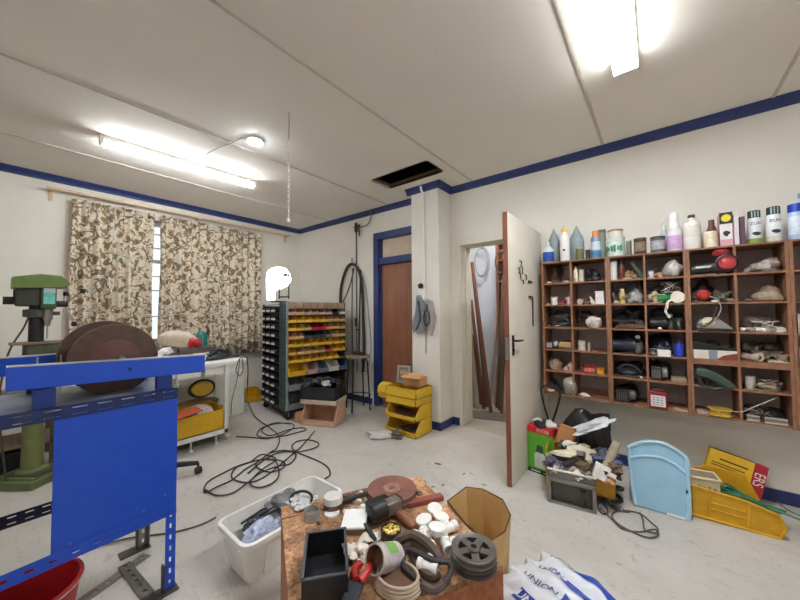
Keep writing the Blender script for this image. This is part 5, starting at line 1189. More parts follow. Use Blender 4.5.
for i, (x, y, c_) in enumerate(((.25, .4, (226, 222, 218)), (.6, .5, (60, 56, 56)), (.85, .4, (214, 210, 204)), (.5, .2, (38, 38, 42)))):
    p = Vector((p0.x, p0.y, 0))+Matrix.Rotation(rzb, 3, 'Z') @ Vector((wbx*x, db*y, gh))
    single('wrapped_part', '%s wrapped part on the green box, %s from the door' % (['white', 'grey', 'pale', 'black'][i], ORD[i]), 'part', B().blob((0, 0, 0), (.09, .08, .055), 80+i, .25), M(c_, .5, var=.2), p)
b = B().tube(catmull([PY(*q_, 2.97) for q_ in ((551, 428), (546, 412), (542, 396), (541.5, 388), (546, 385.5), (553, 386), (559, 388), (560, 396), (556.5, 410), (552, 428), (551, 470))]), .008)
single('black_racket_frame', 'thin black wire hoop standing behind the green box', 'hoop', b, black)
# pile: grey drawer, yellow crate with junk
a, c = PZ(548, 501), PZ(597, 514)
an = math.atan2(c.y-a.y, c.x-a.x); wd = (c-a).length
t = thing('steel_cabinet', 'dull grey metal drawer unit on the floor under the junk pile', 'drawer', (a.x, a.y, 0), an)
gm = M((118, 114, 108), .45, .4, .2, 12)
dh = .168
obj('casing', B().bx(0, wd, .0, .26, dh-.006, dh).bx(0, wd, 0, .26, 0, .006).bx(0, .012, 0, .26, 0, dh).bx(wd-.012, wd, 0, .26, 0, dh).bx(0, wd, .25, .26, 0, dh), gm, t, bev=.002)
obj('front_rim', B().bx(0, wd, -.01, .0, dh-.022, dh).bx(0, wd, -.01, 0, 0, .014).bx(0, .022, -.01, 0, 0, dh).bx(wd-.022, wd, -.01, 0, 0, dh), M((138, 134, 126), .4, .5), t, bev=.002)
obj('front_face', B().bx(.02, wd-.02, .03, .035, .01, dh-.01), M((92, 88, 84), .5, .3), t)
obj('catch', B().bx(wd-.09, wd-.06, .012, .03, .05, .11).lathe([(0, 0), (.012, 0), (.014, .02), (0, .03)], (wd-.075, .02, .02), 12), M((60, 56, 52)), t)
t2 = thing('metal_tray', 'shallow white edged metal tray on the grey drawer unit', 'tray', (a.x, a.y, dh+.001), an)
obj('tray_body', B().bx(0, wd, .0, .26, 0, .004).bx(0, wd, 0, .006, 0, .05).bx(0, .006, 0, .26, 0, .05).bx(wd-.006, wd, 0, .26, 0, .05), gm, t2)
plabel(obj('rim', B().bx(-.002, wd+.002, -.006, .01, .048, .056), M((226, 222, 216), .4), t2), 'white painted edge')
Rz = Matrix.Rotation(an, 3, 'Z')
def PP(x, y, z): return Vector((a.x, a.y, 0))+Rz @ Vector((x, y, z))
yc = PP(wd*.86, .13, .0)
yt = crate('storage_bin', 'yellow bin tipped under the junk pile beside the light blue panel', 'bin', yc.x, yc.y, .05, .30, .34, .20, (206, 150, 34), an+.0, .012, .7)
t = thing('storage_bin', 'yellow bin edge between the green box and junk pile', 'bin', PP(.01, .14, 0), an)
obj('body', B().bx(-.03, .02, 0, .012, 0, .25).bx(-.04, -.03, .06, .22, 0, .28).bx(-.03, .06, .21, .22, 0, .28), M((214, 158, 44), .4), t, bev=.003)
# junk on top
def J(name, label, cat, b, col, x, y, z, rz=0, **kw):
    m = col if isinstance(col, bpy.types.Material) else M(col, kw.pop('rough', .6), kw.pop('met', 0), kw.pop('var', .2), kw.pop('scale', 20))
    return single(name, label, cat, b, m, PP(x, y, z), an+rz, **kw)
J('black_sack', 'big black plastic sack slumped behind the junk pile', 'sack', B().blob((0, 0, 0), (.36, .26, .60), 90, .16, 26, freq=4), (26, 26, 30), .25, .46, 0, rough=.3)
J('white_sleeve', 'white and grey striped cloth lying on the black sack', 'cloth', B().blob((0, 0, 0), (.25, .09, .06), 97, .3, 24, freq=4), (206, 208, 214), .28, .30, .44, rot=(0, R_(-24), an+.3))
t = thing('brown_block', 'tan brown leather box tilted beside the green box', 'box', PP(.085, .27, .29), an, rot=(R_(-20), R_(14), an))
obj('body', B().bx(-.06, .06, -.03, .03, 0, .15), M((172, 112, 66), .6, var=.1), t, bev=.012)
J('cream_bag', 'crumpled cream paper bag on top of the junk pile', 'bag', B().blob((0, 0, 0), (.27, .13, .10), 91, .3, 24), (216, 206, 180), .16, .20, .24, .35, rough=.7)
J('blue_box', 'blue flat pouch in the middle of the junk pile', 'pouch', B().blob((0, 0, 0), (.17, .10, .06), 92, .1), (44, 52, 120), .27, .22, .235, -.1)
J('black_pouch', 'black rubber sleeve left of the blue pouch', 'sleeve', B().tube(catmull([(-.1, 0, .02), (-.03, 0, .035), (.05, .0, .02), (.12, 0, .03)]), .022), (36, 36, 40), .12, .12, .225)
J('paper_ball', 'white crumpled paper in the centre of the tray', 'paper', B().blob((0, 0, 0), (.14, .12, .09), 93, .4, 24, freq=5), (222, 216, 208), .165, .10, .175, rough=.8)
J('white_carton', 'white torn card box at right of the tray', 'box', B().box((0, 0, .05), (.085, .05, .09), ry=.35, rx=-.2), (232, 228, 222), .315, .05, .20, bev=.004)
J('rope_ring', 'brown rope ring lying on the tray', 'rope', B().tube([(.06*math.cos(x*.3), .045*math.sin(x*.3), .03+.012*math.sin(x*.7)) for x in range(21)], .009, closed=True), (150, 126, 104), .10, .07, .185)
J('cardboard_tube', 'grey cardboard tube leaning at right of the junk pile', 'tube', B().lathe([(.022, 0), (.027, 0), (.027, .26), (.022, .26)], n=20, cap=True), (156, 144, 124), .315, .07, .20, rot=(R_(-30), R_(26), an))
for i, (x, y, z, s_, c_) in enumerate(((.03, .08, .2, .07, (96, 88, 110)), (.055, .03, .19, .05, (190, 178, 166)), (.05, .13, .215, .06, (60, 54, 60)), (.22, .05, .185, .07, (150, 136, 116)), (.27, .1, .2, .06, (40, 40, 42)), (.32, .2, .22, .08, (120, 104, 92)), (.24, .15, .21, .06, (186, 176, 160)), (.36, .03, .20, .05, (200, 150, 110)), (.38, .14, .2, .07, (92, 80, 76)), (.14, .25, .235, .08, (110, 96, 84)), (.20, .02, .18, .04, (218, 214, 206)), (.0, .16, .22, .05, (170, 160, 150)))):
    J('junk_piece', '%s junk piece in the pile over the metal tray, %s from the door' % (['purple grey', 'beige', 'dark', 'brownish', 'black', 'tan brown', 'pale', 'orange tan', 'dark mauve', 'brown', 'white', 'light grey'][i], 'roughly %s' % ORD[int(x/.035)] if x < .4 else 'far'), 'junk', B().blob((0, 0, 0), (s_*1.5, s_, s_), 100+i, .4, 18, freq=4), c_, x, y, z, i*.7)
q = random.Random(77)
for i in range(22):
    x, y = q.uniform(.02, .40), q.uniform(.04, .34); s_ = q.uniform(.035, .065); nm_, c_ = q.choice((('white', (220, 214, 206)), ('beige', (186, 168, 146)), ('charcoal', (52, 50, 52)), ('grey', (124, 120, 118)), ('brown', (110, 84, 64)), ('black', (30, 30, 32)), ('blue grey', (84, 92, 122))))
    J('scrap_piece', 'small %s scrap in the junk pile, %s, %s' % (nm_, ['left side', 'left of centre', 'centre', 'right of centre', 'right side'][min(4, int(x/.08))], ['front', 'middle', 'back'][min(2, int(y/.12))]), 'junk', (B().blob((0, 0, 0), (s_*1.8, s_, s_*.9), 300+i, .4, 16, freq=4) if i % 3 else B().box((0, 0, s_*.5), (s_*2.2, s_*.7, s_*.5), rx=q.uniform(-.5, .5), ry=q.uniform(-.5, .5))), c_, x, y, .20+.10*max(0, 1-abs(y-.22)/.2)+q.uniform(0, .02), q.uniform(0, 6), group='small scraps in the junk pile')
t = J('cable_knot', 'tangle of beige cables draped over the junk pile', 'cable', B().tangle((0, 0, 0), (.30, .20, .06), .005, 10, 8), (132, 116, 100), .26, .26, .24)
pp = PZ(612, 506)
single('chrome_tap', 'chrome tap lying on floor beside the light blue panel', 'tap', B().tube([(-.08, .05, .02), (.0, 0, .02), (.06, -.04, .02)], .014).cyl((-.02, .01, .02), (-.01, .03, .06), .01), M((190, 190, 188), .25, .9), (pp.x, pp.y, 0), bev=.001)
single('black_clutter', 'dark rubber hoses on the floor beneath the yellow bin', 'hose', B().tangle((0, 0, 0), (.22, .2, .10), .011, 12, 5), M((48, 46, 46), .5), (pp.x-.05, pp.y+.12, 0))
# cables on the floor by the panel
def floorcable(name, label, pix, r, col, z=None, k=6):
    pts = [PZ(u, v, r) for u, v in pix]
    q_ = random.Random(len(pix)); pts = [p+Vector((0, 0, q_.uniform(0, r*1.6))) for p in pts]
    return single(name, label, 'cable', B().tube(catmull(pts, k), r, 7), M(col, .5))
floorcable('grey_cable', 'thin looped cable on the floor before the light blue panel', [(600, 508), (612, 520), (622, 529), (640, 532), (655, 530), (658, 536), (648, 538), (634, 533), (618, 524), (612, 515), (622, 511), (640, 514), (652, 524), (658, 530), (655, 534), (645, 531), (643, 520), (640, 513)], .0045, (92, 84, 78))
floorcable('grey_cable', 'short curled cable under the end of the metal tray', [(602, 500), (608, 512), (602, 514), (598, 505), (606, 500), (616, 510), (630, 512)], .0045, (76, 70, 66))
# light blue fibreglass panel
lb = M((150, 190, 214), .35, var=.06, scale=9)
pl_, pr_ = PZ(635, 506), PZ(688, 521)
ab = math.atan2(pr_.y-pl_.y, pr_.x-pl_.x); wl_ = (pr_-pl_).length
t = thing('light_blue_panel', 'light blue moulded shell with a curved top leaning by the shelves', 'shell', ((pl_.x+pr_.x)/2, (pl_.y+pr_.y)/2, 0), rot=(R_(-14), 0, ab))
W2 = wl_/2; Hh = .415
prf = [(-W2, .005), (W2*1.0, .0), (W2*1.08, .05), (W2*1.12, Hh*.82), (W2*1.02, Hh*.89), (W2*.62, Hh*.98), (W2*.1, Hh*1.03), (-W2*.5, Hh*1.0), (-W2*.95, Hh*.92), (-W2*1.22, Hh*.86), (-W2*1.2, Hh*.7), (-W2*1.1, Hh*.3)]
sh = obj('shell', B().prism(prf, 0, .02), lb, t, bev=.006)
inner = [(-W2*1.16, Hh*.70), (-W2*.6, Hh*.775), (W2*.1, Hh*.80), (W2*.6, Hh*.75), (W2*1.08, Hh*.64)]
b = B().tube(catmull([(x, -.004, z) for x, z in inner]), .009)
b.tube(catmull([(x, -.004, z) for x, z in [(-W2*1.2, Hh*.86), (-W2*.95, Hh*.92), (-W2*.5, Hh*.995), (W2*.1, Hh*1.025), (W2*.62, Hh*.975), (W2*1.02, Hh*.885), (W2*1.1, Hh*.82)]]), .012)
b.tube([(W2*1.1, -.002, Hh*.82), (W2*1.07, -.002, .05), (W2*.99, -.002, .005)], .013)
b.tube([(-W2*1.2, -.002, Hh*.86), (-W2*1.1, -.002, Hh*.3), (-W2*.99, -.002, .01)], .011)
obj('rolled_rim', b, M((168, 204, 222), .35), t)
plabel(obj('scuffed_strip', B().bx(-W2*.3+W2*.55, W2*.95, -.006, .0, .002, .014), white, t), 'white worn bottom edge')
obj('side_flange', B().bx(W2*1.04, W2*1.10, 0, .10, .03, Hh*.68), lb, t, bev=.008)
obj('dark_notch', B().prism([(W2*.98, Hh*.36), (W2*1.08, Hh*.40), (W2*1.0, Hh*.44)], -.016, -.004), black, t)
# big yellow bin on its side, boxes behind
pA, pB = PZ(692, 516), PZ(787, 541)
ay = math.atan2(pB.y-pA.y, pB.x-pA.x); L_ = (pB-pA).length
t = thing('large_yellow_bin', 'large yellow stacking bin lying at right under the shelves', 'bin', (pA.x, pA.y, 0), ay)
ym2 = M((206, 154, 26), .4, var=.1)
hh = .19; dd = .26
side = [(0, .012), (L_*.93, .0), (L_, hh*.30), (L_*.93, hh*.68), (L_*.62, hh*.86), (0, hh)]
obj('side_wall', B().prism(side, 0, .012), ym2, t, bev=.003)
obj('rear_wall', B().prism([(L_*.01, .01), (L_*.93, 0), (L_*.90, hh*.5), (L_*.76, hh*1.2), (L_*.30, hh*1.32), (L_*.01, hh)], dd-.012, dd), ym2, t, bev=.003)
obj('floor_plate', B().bx(0, L_*.93, 0, dd, 0, .012), ym2, t)
obj('end_wall', B().bx(0, .012, 0, dd, 0, hh), ym2, t, bev=.003)
b = B()
for s0, s1 in ((side[2], side[3]), (side[3], side[4]), (side[4], side[5]), (side[1], side[2]), (side[0], side[1])): b.tube([(s0[0], -.003, s0[1]+.004), (s1[0], -.003, s1[1]+.004)], .007)
for z in (.40, .60): b.tube([(L_*.22, -.003, hh*z), (L_*.60, -.003, hh*(z-.04))], .004)
for x in (.20, .62): b.tube([(L_*x, -.003, .02), (L_*(x+.02), -.003, hh*.84)], .005)
obj('rib', b, M((214, 164, 34), .4), t)
def YP(x, y, z): return Vector((pA.x, pA.y, 0))+Matrix.Rotation(ay, 3, 'Z') @ Vector((x, y, z))
t = thing('seed_tray', 'cream plastic container at the left end of large yellow bin', 'container', YP(.07, .13, .12), ay+.1)
ct = M((214, 204, 170), .45, var=.1)
obj('body', B().bx(-.075, .075, -.06, .06, 0, .10), ct, t, bev=.008)
obj('rim', B().bx(-.082, .082, -.067, -.055, .095, .108).bx(-.082, .082, .055, .067, .095, .108).bx(-.082, -.07, -.067, .067, .095, .108).bx(.07, .082, -.067, .067, .095, .108), M((232, 222, 186), .45), t, bev=.003)
obj('contents', B().bx(-.07, .07, -.055, .055, .10, .104), M((150, 136, 112), .8, var=.3, scale=60), t)
b = B()
for k in range(5): b.bx(-.06+k*.025, -.045+k*.025, -.0615, -.0595, .03, .05+.008*(k % 2))
obj('print', b, M((184, 150, 70)), t)
gh_ = M((30, 112, 78), .4, var=.15)
b = B(); q = random.Random(4)
for k in range(9): b.tube(catmull([(.12+.01*k, .08+.012*k, .12+.006*k), (.18+q.uniform(-.02, .02), .10+.01*k, .165+q.uniform(-.02, .02)), (.24, .08+.012*k+q.uniform(-.02, .02), .155), (.31, .07+.01*k, .12+q.uniform(-.01, .02)), (.36+.01*k, .05+.012*k, .10)]), .006, 6)
single('green_hose', 'bunch of green hoses in the large yellow bin', 'hose', b, gh_, (pA.x, pA.y, 0), ay)
b = B().tube(catmull([YP(.33, .12, .12), YP(.45, .1, .10), YP(.58, .14, .05), YP(.75, .2, .01), YP(.95, .25, .008)]), .006)
single('pale_green_cord', 'pale green cord running right from the yellow bin', 'cord', b, M((96, 150, 126), .4))
pc = PZ(700, 497)
c0, c1 = PY(708, 466, 2.96), PY(764, 492, 2.96)
t = thing('yellow_red_box', 'yellow and red printed carton propped behind the yellow bin', 'box', (PY(703, 478, 3.1).x, 3.1, .13), rot=(R_(-10), R_(14), .03))
bw2, bh2 = .28, .21
obj('carton', B().bx(0, bw2, 0, .07, 0, bh2), M((226, 182, 40), .55, var=.05), t, bev=.002)
obj('red_end', B().bx(bw2*.78, bw2+.001, -.001, .071, -.001, bh2+.001), M((170, 34, 44), .5), t)
plabel(obj('top_face', B().bx(0, bw2*.78, 0, .071, bh2, bh2+.0015), M((92, 52, 34), .7), t), 'brown top edge')
text('lettering', 'ERS', .07, (236, 228, 224), t, (bw2*.89, -.002, bh2*.55), (R_(90), R_(90), 0), sx=.8)
b = B()
for k, (z, x1) in enumerate(((.74, .7), (.60, .66), (.52, .66), (.44, .66), (.36, .66), (.28, .66))): b.bx(bw2*.08 if k else bw2*.2, bw2*x1, -.0012, 0, bh2*z-.003, bh2*z+(.006 if k == 0 else .003))
obj('print', b, M((52, 44, 34)), t)
# ================================================================ foreground tub
TUBX0, TUBX1, TUY0, TUY1, TH = -1.812, -1.490, .727, 1.33, .222
tcx, tcy = (TUBX0+TUBX1)/2, (TUY0+TUY1)/2
def rrect(w, d, r, z, n=5):
    P = []
    for (sx_, sy_, a0) in ((1, 1, 0), (-1, 1, 90), (-1, -1, 180), (1, -1, 270)):
        for k in range(n+1):
            a = R_(a0+90*k/n); P.append((sx_*(w/2-r)+r*math.cos(a), sy_*(d/2-r)+r*math.sin(a), z))
    return P
def shell(levels, n=5, cap0=True):
    b = B(); vs = []; m = 4*(n+1)
    for (w, d, r, z) in levels: vs += rrect(w, d, r, z, n)
    fs = [(i*m+j, i*m+(j+1) % m, (i+1)*m+(j+1) % m, (i+1)*m+j) for i in range(len(levels)-1) for j in range(m)]
    fs += [tuple(range(m-1, -1, -1)), tuple((len(levels)-1)*m+j for j in range(m))]
    return b.add(vs, fs)
w, d = TUBX1-TUBX0, TUY1-TUY0
t = thing('white_tub', 'white plastic tub on the floor left of the chipboard crate', 'tub', (tcx, tcy, 0))
tw = M((242, 240, 234), .35, var=.06, scale=10)
obj('body', shell([(w-.10, d-.10, .04, 0), (w-.09, d-.09, .05, .01), (w-.02, d-.02, .05, TH-.03), (w, d, .055, TH-.028), (w+.004, d+.004, .055, TH-.002), (w-.004, d-.004, .052, TH), (w-.028, d-.028, .045, TH), (w-.032, d-.032, .045, TH-.02), (w-.115, d-.115, .04, .02), (w-.12, d-.12, .03, .012)]), tw, t)
for y in (-.18, 0, .18):
    obj('rib', B().box((w/2-.029, y, .10), (.012, .022, .15), ry=R_(10)), tw, t, bev=.003); obj('rib', B().box((-w/2+.029, y, .10), (.012, .022, .15), ry=R_(-10)), tw, t, bev=.003)
for x in (-.08, .08): obj('rib', B().box((x, -d/2+.029, .10), (.02, .012, .15), rx=R_(10)), tw, t, bev=.003)
for i, (x, y, z, dm, c_, sd, lb_) in enumerate(((-.04, -.10, .09, (.15, .22, .13), (60, 62, 72), 21, 'dark grey plastic sack of parts inside the white tub'), (.03, -.14, .13, (.15, .20, .10), (176, 184, 206), 22, 'shiny blue white plastic bag at front of the tub'), (-.03, .02, .12, (.21, .24, .17), (132, 132, 134), 23, 'grey translucent bag bulging in the middle of white tub'), (.0, .16, .03, (.17, .18, .15), (206, 204, 200), 24, 'pale wrapped bundle at the far end of the white tub'))):
    single('plastic_bag', lb_, 'bag', B().blob((0, 0, 0), dm, sd, .22, 28, freq=5), M(c_, .18, var=.45, scale=26), (tcx+x, tcy+y, z), .3*i)
b = B()
for k in range(3): b.tube([(-.09+.03*k, -.20, .185), (-.07+.03*k, -.1, .215), (-.04+.03*k, -.02, .225+.006*k)], .006)
single('dark_rods', 'dark plastic rods lying across the bags in the white tub', 'rods', b, M((44, 44, 50), .35), (tcx, tcy, 0))
# ================================================================ chipboard crate with junk
BZ = .42
oBL = PZ(281, 507, BZ); oR = PZ(503, 565, BZ); oB = PZ(409, 478, BZ)
vv = (oB-oBL); ab_ = math.atan2(vv.y, vv.x)-R_(90)   # local +Y along back-left edge
Rb = Matrix.Rotation(ab_, 3, 'Z'); loc = Rb.inverted() @ (oR-oBL)
BW, BD = loc.x, max(vv.length, loc.y)
chip = chipboard('chipboard', (232, 190, 150), (204, 156, 114), (150, 106, 78))
t = thing('chipboard_crate', 'old chipboard crate in the foreground covered with junk', 'crate', (oBL.x, oBL.y, 0), ab_)
obj('top_board', B().bx(0, BW, 0, BD, BZ-.022, BZ), chip, t, bev=.002)
edge = wood('reddish_ply_edge', (140, 78, 44), (176, 108, 66), .6)
obj('side_board', B().bx(.0, .018, .0, BD, .0, BZ-.022), M((206, 186, 160), .7, var=.12), t)
obj('side_board', B().bx(BW-.018, BW, .0, BD, .0, BZ-.022), edge, t)
obj('end_board', B().bx(.018, BW-.018, BD-.018, BD, 0, BZ-.022), edge, t)
obj('end_board', B().bx(.018, BW-.018, .0, .018, 0, BZ-.022), edge, t)
obj('batten', B().bx(.09, .094, .0, BD*.8, BZ, BZ+.003), M((150, 104, 66), .7), t)
def T(u, v, z=BZ): p = PZ(u, v, z); return p
def G(name, label, cat, u, v, b, col, dz=0, rz=0, rot=None, **kw):
    m = col if isinstance(col, bpy.types.Material) else M(col, kw.pop('rough', .5), kw.pop('met', 0), kw.pop('var', .12), kw.pop('scale', 20))
    p = T(u, v, BZ+dz); return single(name, label, cat, b, m, p, rz, rot=rot, **kw)
PM = lambda px, u=400, v=530: px/321*(PZ(u, v, BZ)-Vector((0, 0, CH))).dot(fw)   # pixels -> metres
# black open box
t = thing('black_box', 'black open topped steel box at front of the chipboard crate', 'box', T(328, 592)+Vector((0, 0, .0)), R_(28))
kb = M((38, 38, 42), .4, .2, .15)
bw_, bd_, bh_ = .155, .19, .085
A4 = [T(304, 533, BZ+bh_), T(342, 529, BZ+bh_), T(352, 571, BZ+bh_), T(305, 581, BZ+bh_)]
cc = sum(A4, Vector())/4; ex = (A4[1]-A4[0]+A4[2]-A4[3])/2; ey = (A4[0]-A4[3]+A4[1]-A4[2])/2
t.location = (cc.x, cc.y, BZ); t.rotation_euler = (0, 0, math.atan2(ex.y, ex.x)); bw_, bd_ = ex.length/2, ey.length/2
obj('box_body', B().bx(-bw_, bw_, -bd_, bd_, 0, .003).bx(-bw_, bw_, -bd_, -bd_+.003, 0, bh_).bx(-bw_, bw_, bd_-.003, bd_, 0, bh_).bx(-bw_, -bw_+.003, -bd_, bd_, 0, bh_).bx(bw_-.003, bw_, -bd_, bd_, 0, bh_), kb, t)
obj('rim', B().bx(-bw_-.003, bw_+.003, -bd_-.003, -bd_+.006, bh_-.002, bh_+.002).bx(-bw_-.003, bw_+.003, bd_-.006, bd_+.003, bh_-.002, bh_+.002).bx(-bw_-.003, -bw_+.006, -bd_, bd_, bh_-.002, bh_+.002).bx(bw_-.006, bw_+.003, -bd_, bd_, bh_-.002, bh_+.002), M((84, 86, 92), .35, .4), t)
# disc stack
r = PM(23, 390, 487); t = thing('disc_stack', 'stack of reddish grey cutting discs on the far side of the crate', 'discs', T(391, 497))
st = [(r*1.02, (132, 96, 84)), (r, (70, 62, 60)), (r*1.0, (150, 100, 84)), (r*.98, (84, 76, 72)), (r*1.0, (128, 84, 72))]
for k, (rr, c_) in enumerate(st): obj('disc', B().lathe([(.008, .0), (rr, 0), (rr, .0075), (.008, .0075)], (.003*(k % 2), .002*k, .008*k), 48), M(c_, .7, var=.22, scale=14), t)
obj('top_label', B().lathe([(.012, .0), (.042, 0), (.042, .001), (.012, .001)], (0, .008, .040), 36), M((160, 112, 96), .6, var=.3, scale=50), t)
obj('centre_ring', B().lathe([(.008, 0), (.016, 0), (.016, .002), (.008, .002)], (0, .008, .041), 24), steel, t)
G('red_bar', 'flat dull red bar lying beside the cutting discs', 'bar', 425, 503, B().box((0, 0, .012), (PM(44), .036, .022)), (140, 78, 66), 0, R_(38)+.35, bev=.003, rough=.7)
# PVC caps and tees
pw = (238, 236, 232)
for i, (u, v, dz) in enumerate(((435, 509, .025), (441, 517, .02), (424, 520, .04), (437, 528, .055))):
    r = PM(8.2)
    p = T(u, v, BZ+dz); t = thing('plastic_cover', 'round white plastic cap in the fitting heap, %s' % ['farthest one', 'second farthest one', 'leftmost one', 'nearest one on top'][i], 'cap', p, 0, 'white caps on the crate', rot=(R_([8, -6, 10, -4][i]), R_([5, 8, -8, 3][i]), 0))
    obj('disc', B().lathe([(0, 0), (r*.97, 0), (r, .003), (r*.96, .007), (0, .0085)], n=30), M(pw, .35, var=.02), t)
    obj('collar', B().lathe([(0, -.02), (r*.7, -.02), (r*.72, 0), (0, 0)], n=24), M(pw, .35, var=.02), t)
for i, (u, v, dz, rz) in enumerate(((422, 537, .022, .4), (449, 528, .02, 1.2), (446, 544, .02, -.7), (432, 552, .02, 2.3), (428, 566, .03, .2))):
    t = thing('pvc_tee', 'white plastic pipe tee on the crate, %s' % ['left of the caps', 'right of the caps', 'open end facing the pulley', 'between caps and brown belt', 'inside the brown belt loop'][i], 'pipe fitting', T(u, v, BZ+dz), rz)
    b = B().lathe([(.013, -.035), (.02, -.035), (.02, -.018), (.016, -.016), (.016, .016), (.02, .018), (.02, .035), (.013, .035), (.013, -.035)], n=20, axis='X', cap=False)
    obj('run', b, M(pw, .35, var=.02), t)
    obj('branch', B().lathe([(.012, .012), (.016, .012), (.016, .02), (.02, .022), (.02, .04), (.013, .04), (.013, .012)], (0, 0, 0), 20, 'Y', cap=False), M(pw, .35, var=.02), t)
# motor tool with wooden handle
p = T(384, 520); t = thing('motor_drill', 'old black motor with a scratched metal body on the crate', 'motor', p, R_(75))
obj('body', B().bx(-.035, .075, -.03, .022, .02, .075), M((132, 124, 112), .45, .5, .25), t, bev=.008)
obj('motor_case', B().lathe([(0, -.075), (.036, -.07), (.042, -.04), (.042, -.0), (0, 0)], (0, 0, .05), 24, 'X').box((-.01, .035, .04), (.10, .04, .07)), black, t, bev=.004)
obj('rear_box', B().bx(.03, .10, .0, .05, .01, .06), M((40, 38, 36), .5), t, bev=.006)
b = B().tube([(0, 0, .02), (.02, 0, .02), (.10, 0, .018), (.12, 0, .018)], [.012, .016, .015, .009], 14)
G('wooden_mallet', 'brown wooden mallet shaft beside the black motor', 'tool', 396, 517, b, wood('handle_wood', (128, 80, 56), (166, 112, 80)), 0, R_(-12))
r = PM(10)
t = thing('screw_tin', 'round tin full of brass screws on the crate', 'tin', T(391, 537))
obj('body', B().lathe([(0, 0), (r, 0), (r, .032), (r*.9, .032), (r*.9, .022), (0, .022)], n=32, cap=False), M((74, 62, 54), .4, .4), t)
b = B(); q = random.Random(8)
for k in range(60):
    a = q.uniform(0, 6.28); rr = r*.75*math.sqrt(q.random()); an2 = q.uniform(0, 3.14); c_ = Vector((rr*math.cos(a), rr*math.sin(a), .026+q.uniform(0, .005))); dv = Vector((math.cos(an2), math.sin(an2), 0))*.007
    b.cyl(c_-dv, c_+dv, .0035, n=6)
o = obj('brass_screws', b, M((206, 178, 92), .4, .5), t); o['kind'] = 'stuff'
# white square plate
p = T(355, 527); t = thing('white_plate', 'square white switch plate lying at the middle of the crate', 'plate', (p.x, p.y, BZ), R_(10))
s_ = PM(12.5)
t.rotation_euler = (R_(10), R_(-4), R_(35)); t.location.z = BZ+.028
obj('plate', B().bx(-s_, s_, -s_*1.0, s_*1.0, 0, .010), M((240, 240, 238), .35, var=.02), t, bev=.004)
obj('backing_box', B().bx(-s_*.9, s_*.9, -s_*.9, s_*.9, -.024, 0), M((150, 132, 120), .6), t)
G('white_button', 'small white round cap right of the square plate', 'cap', 375.5, 538, B().lathe([(0, 0), (PM(6), 0), (PM(6), .008), (0, .010)], n=24), pw)
G('black_tool', 'black hand tool between the square plate and brass tin', 'tool', 367, 535, B().tube([(-.05, 0, .02), (0, 0, .03), (.06, 0, .015)], [.012, .010, .008]), (36, 34, 34), 0, R_(-15))
G('white_rag', 'crumpled off white rag below the square plate', 'rag', 357, 556, B().blob((0, 0, 0), (.085, .065, .04), 33, .4, 22, freq=5), (222, 212, 196), rough=.9)
G('paper_scrap', 'small pale scrap by the left of the off white rag', 'scrap', 366, 541, B().blob((0, 0, 0), (.05, .05, .02), 34, .35), (214, 206, 190), rough=.9)
# mug lying
p = T(386, 570); t = thing('printed_can', 'tin can with green and purple label lying on its side', 'can', (p.x, p.y, BZ+.04))
dv_ = T(398, 551)-T(373, 571); t.rotation_euler = (R_(-24), 0, math.atan2(dv_.y, dv_.x)-R_(90)); t.location = T(385, 572)+Vector((0, 0, .047))
r = .043; l_ = .105
obj('can_body', B().lathe([(r*.9, -l_/2), (r, -l_/2), (r, l_/2), (0, l_/2), (0, l_/2-.003), (r*.9, l_/2-.003), (r*.9, -l_/2)], n=36, axis='Y', cap=False), M((206, 196, 192), .45, .1, .15), t)
obj('label', B().lathe([(r*1.01, -l_*.34), (r*1.01, l_*.42)], n=36, axis='Y', cap=False), M((196, 182, 190), .5, var=.2, scale=40), t)
ar = [R_(40+k*10) for k in range(7)]
vs = [(math.cos(a)*r*1.02, y, math.sin(a)*r*1.02) for a in ar for y in (-.022, .028)]
obj('green_stripe', B().add(vs, [(2*k, 2*k+1, 2*k+3, 2*k+2) for k in range(6)]), M((126, 176, 92)), t)
obj('rust_inside', B().lathe([(0, -l_*.1), (r*.89, -l_*.1), (r*.89, -l_*.48)], n=30, axis='Y', cap=False), M((120, 82, 58), .8), t)
# coiled band
p = T(398, 585)
b = B()
for k in range(4): b.tube([((.075-.003*k)*math.cos(R_(a)), (.062-.003*k)*math.sin(R_(a)), .006+.009*k) for a in range(0, 360, 12)], .0055, closed=True)
single('coiled_band', 'coiled cream strap lying at the front of the crate', 'strap', b, M((176, 156, 134), .6), (p.x, p.y, BZ), .3)
G('brown_pad', 'dark brown round pad inside the coiled cream strap', 'pad', 398, 585, B().lathe([(0, 0), (.05, 0), (.055, .01), (.05, .02), (0, .022)], n=26), (104, 76, 58))
# brown belt
br = M((84, 68, 60), .55, var=.15)
def GT(pix, dz): return [T(u, v, BZ+z) for (u, v), z in zip(pix, dz)]
b = B()
t = thing('brown_harness', 'twisted brown rubber harness on the front of the crate', 'harness', (0, 0, 0))
obj('strap', B().tube(catmull(GT([(396, 543), (402, 538), (412, 535), (424, 541), (434, 551), (440, 560)], [.03, .05, .06, .06, .05, .035])), [.017]*31, 8), br, t)
obj('frame_loop', B().tube(catmull(GT([(404, 552), (404, 566), (412, 574), (424, 584), (436, 588), (446, 580), (451, 570), (448, 562), (436, 561), (424, 556), (412, 550)], [.04, .03, .03, .02, .02, .02, .03, .045, .05, .05, .05]), 6, True), .010, 8, closed=True), M((58, 50, 48), .5), t)
obj('inner_strap', B().tube(catmull(GT([(412, 552), (416, 562), (424, 572), (432, 576), (438, 572)], [.03, .02, .015, .015, .02])), .016, 8), br, t)
obj('side_strap', B().tube(catmull(GT([(418, 580), (424, 586), (434, 590), (444, 584)], [.0, .02, .02, .03])), .012, 8), br, t)
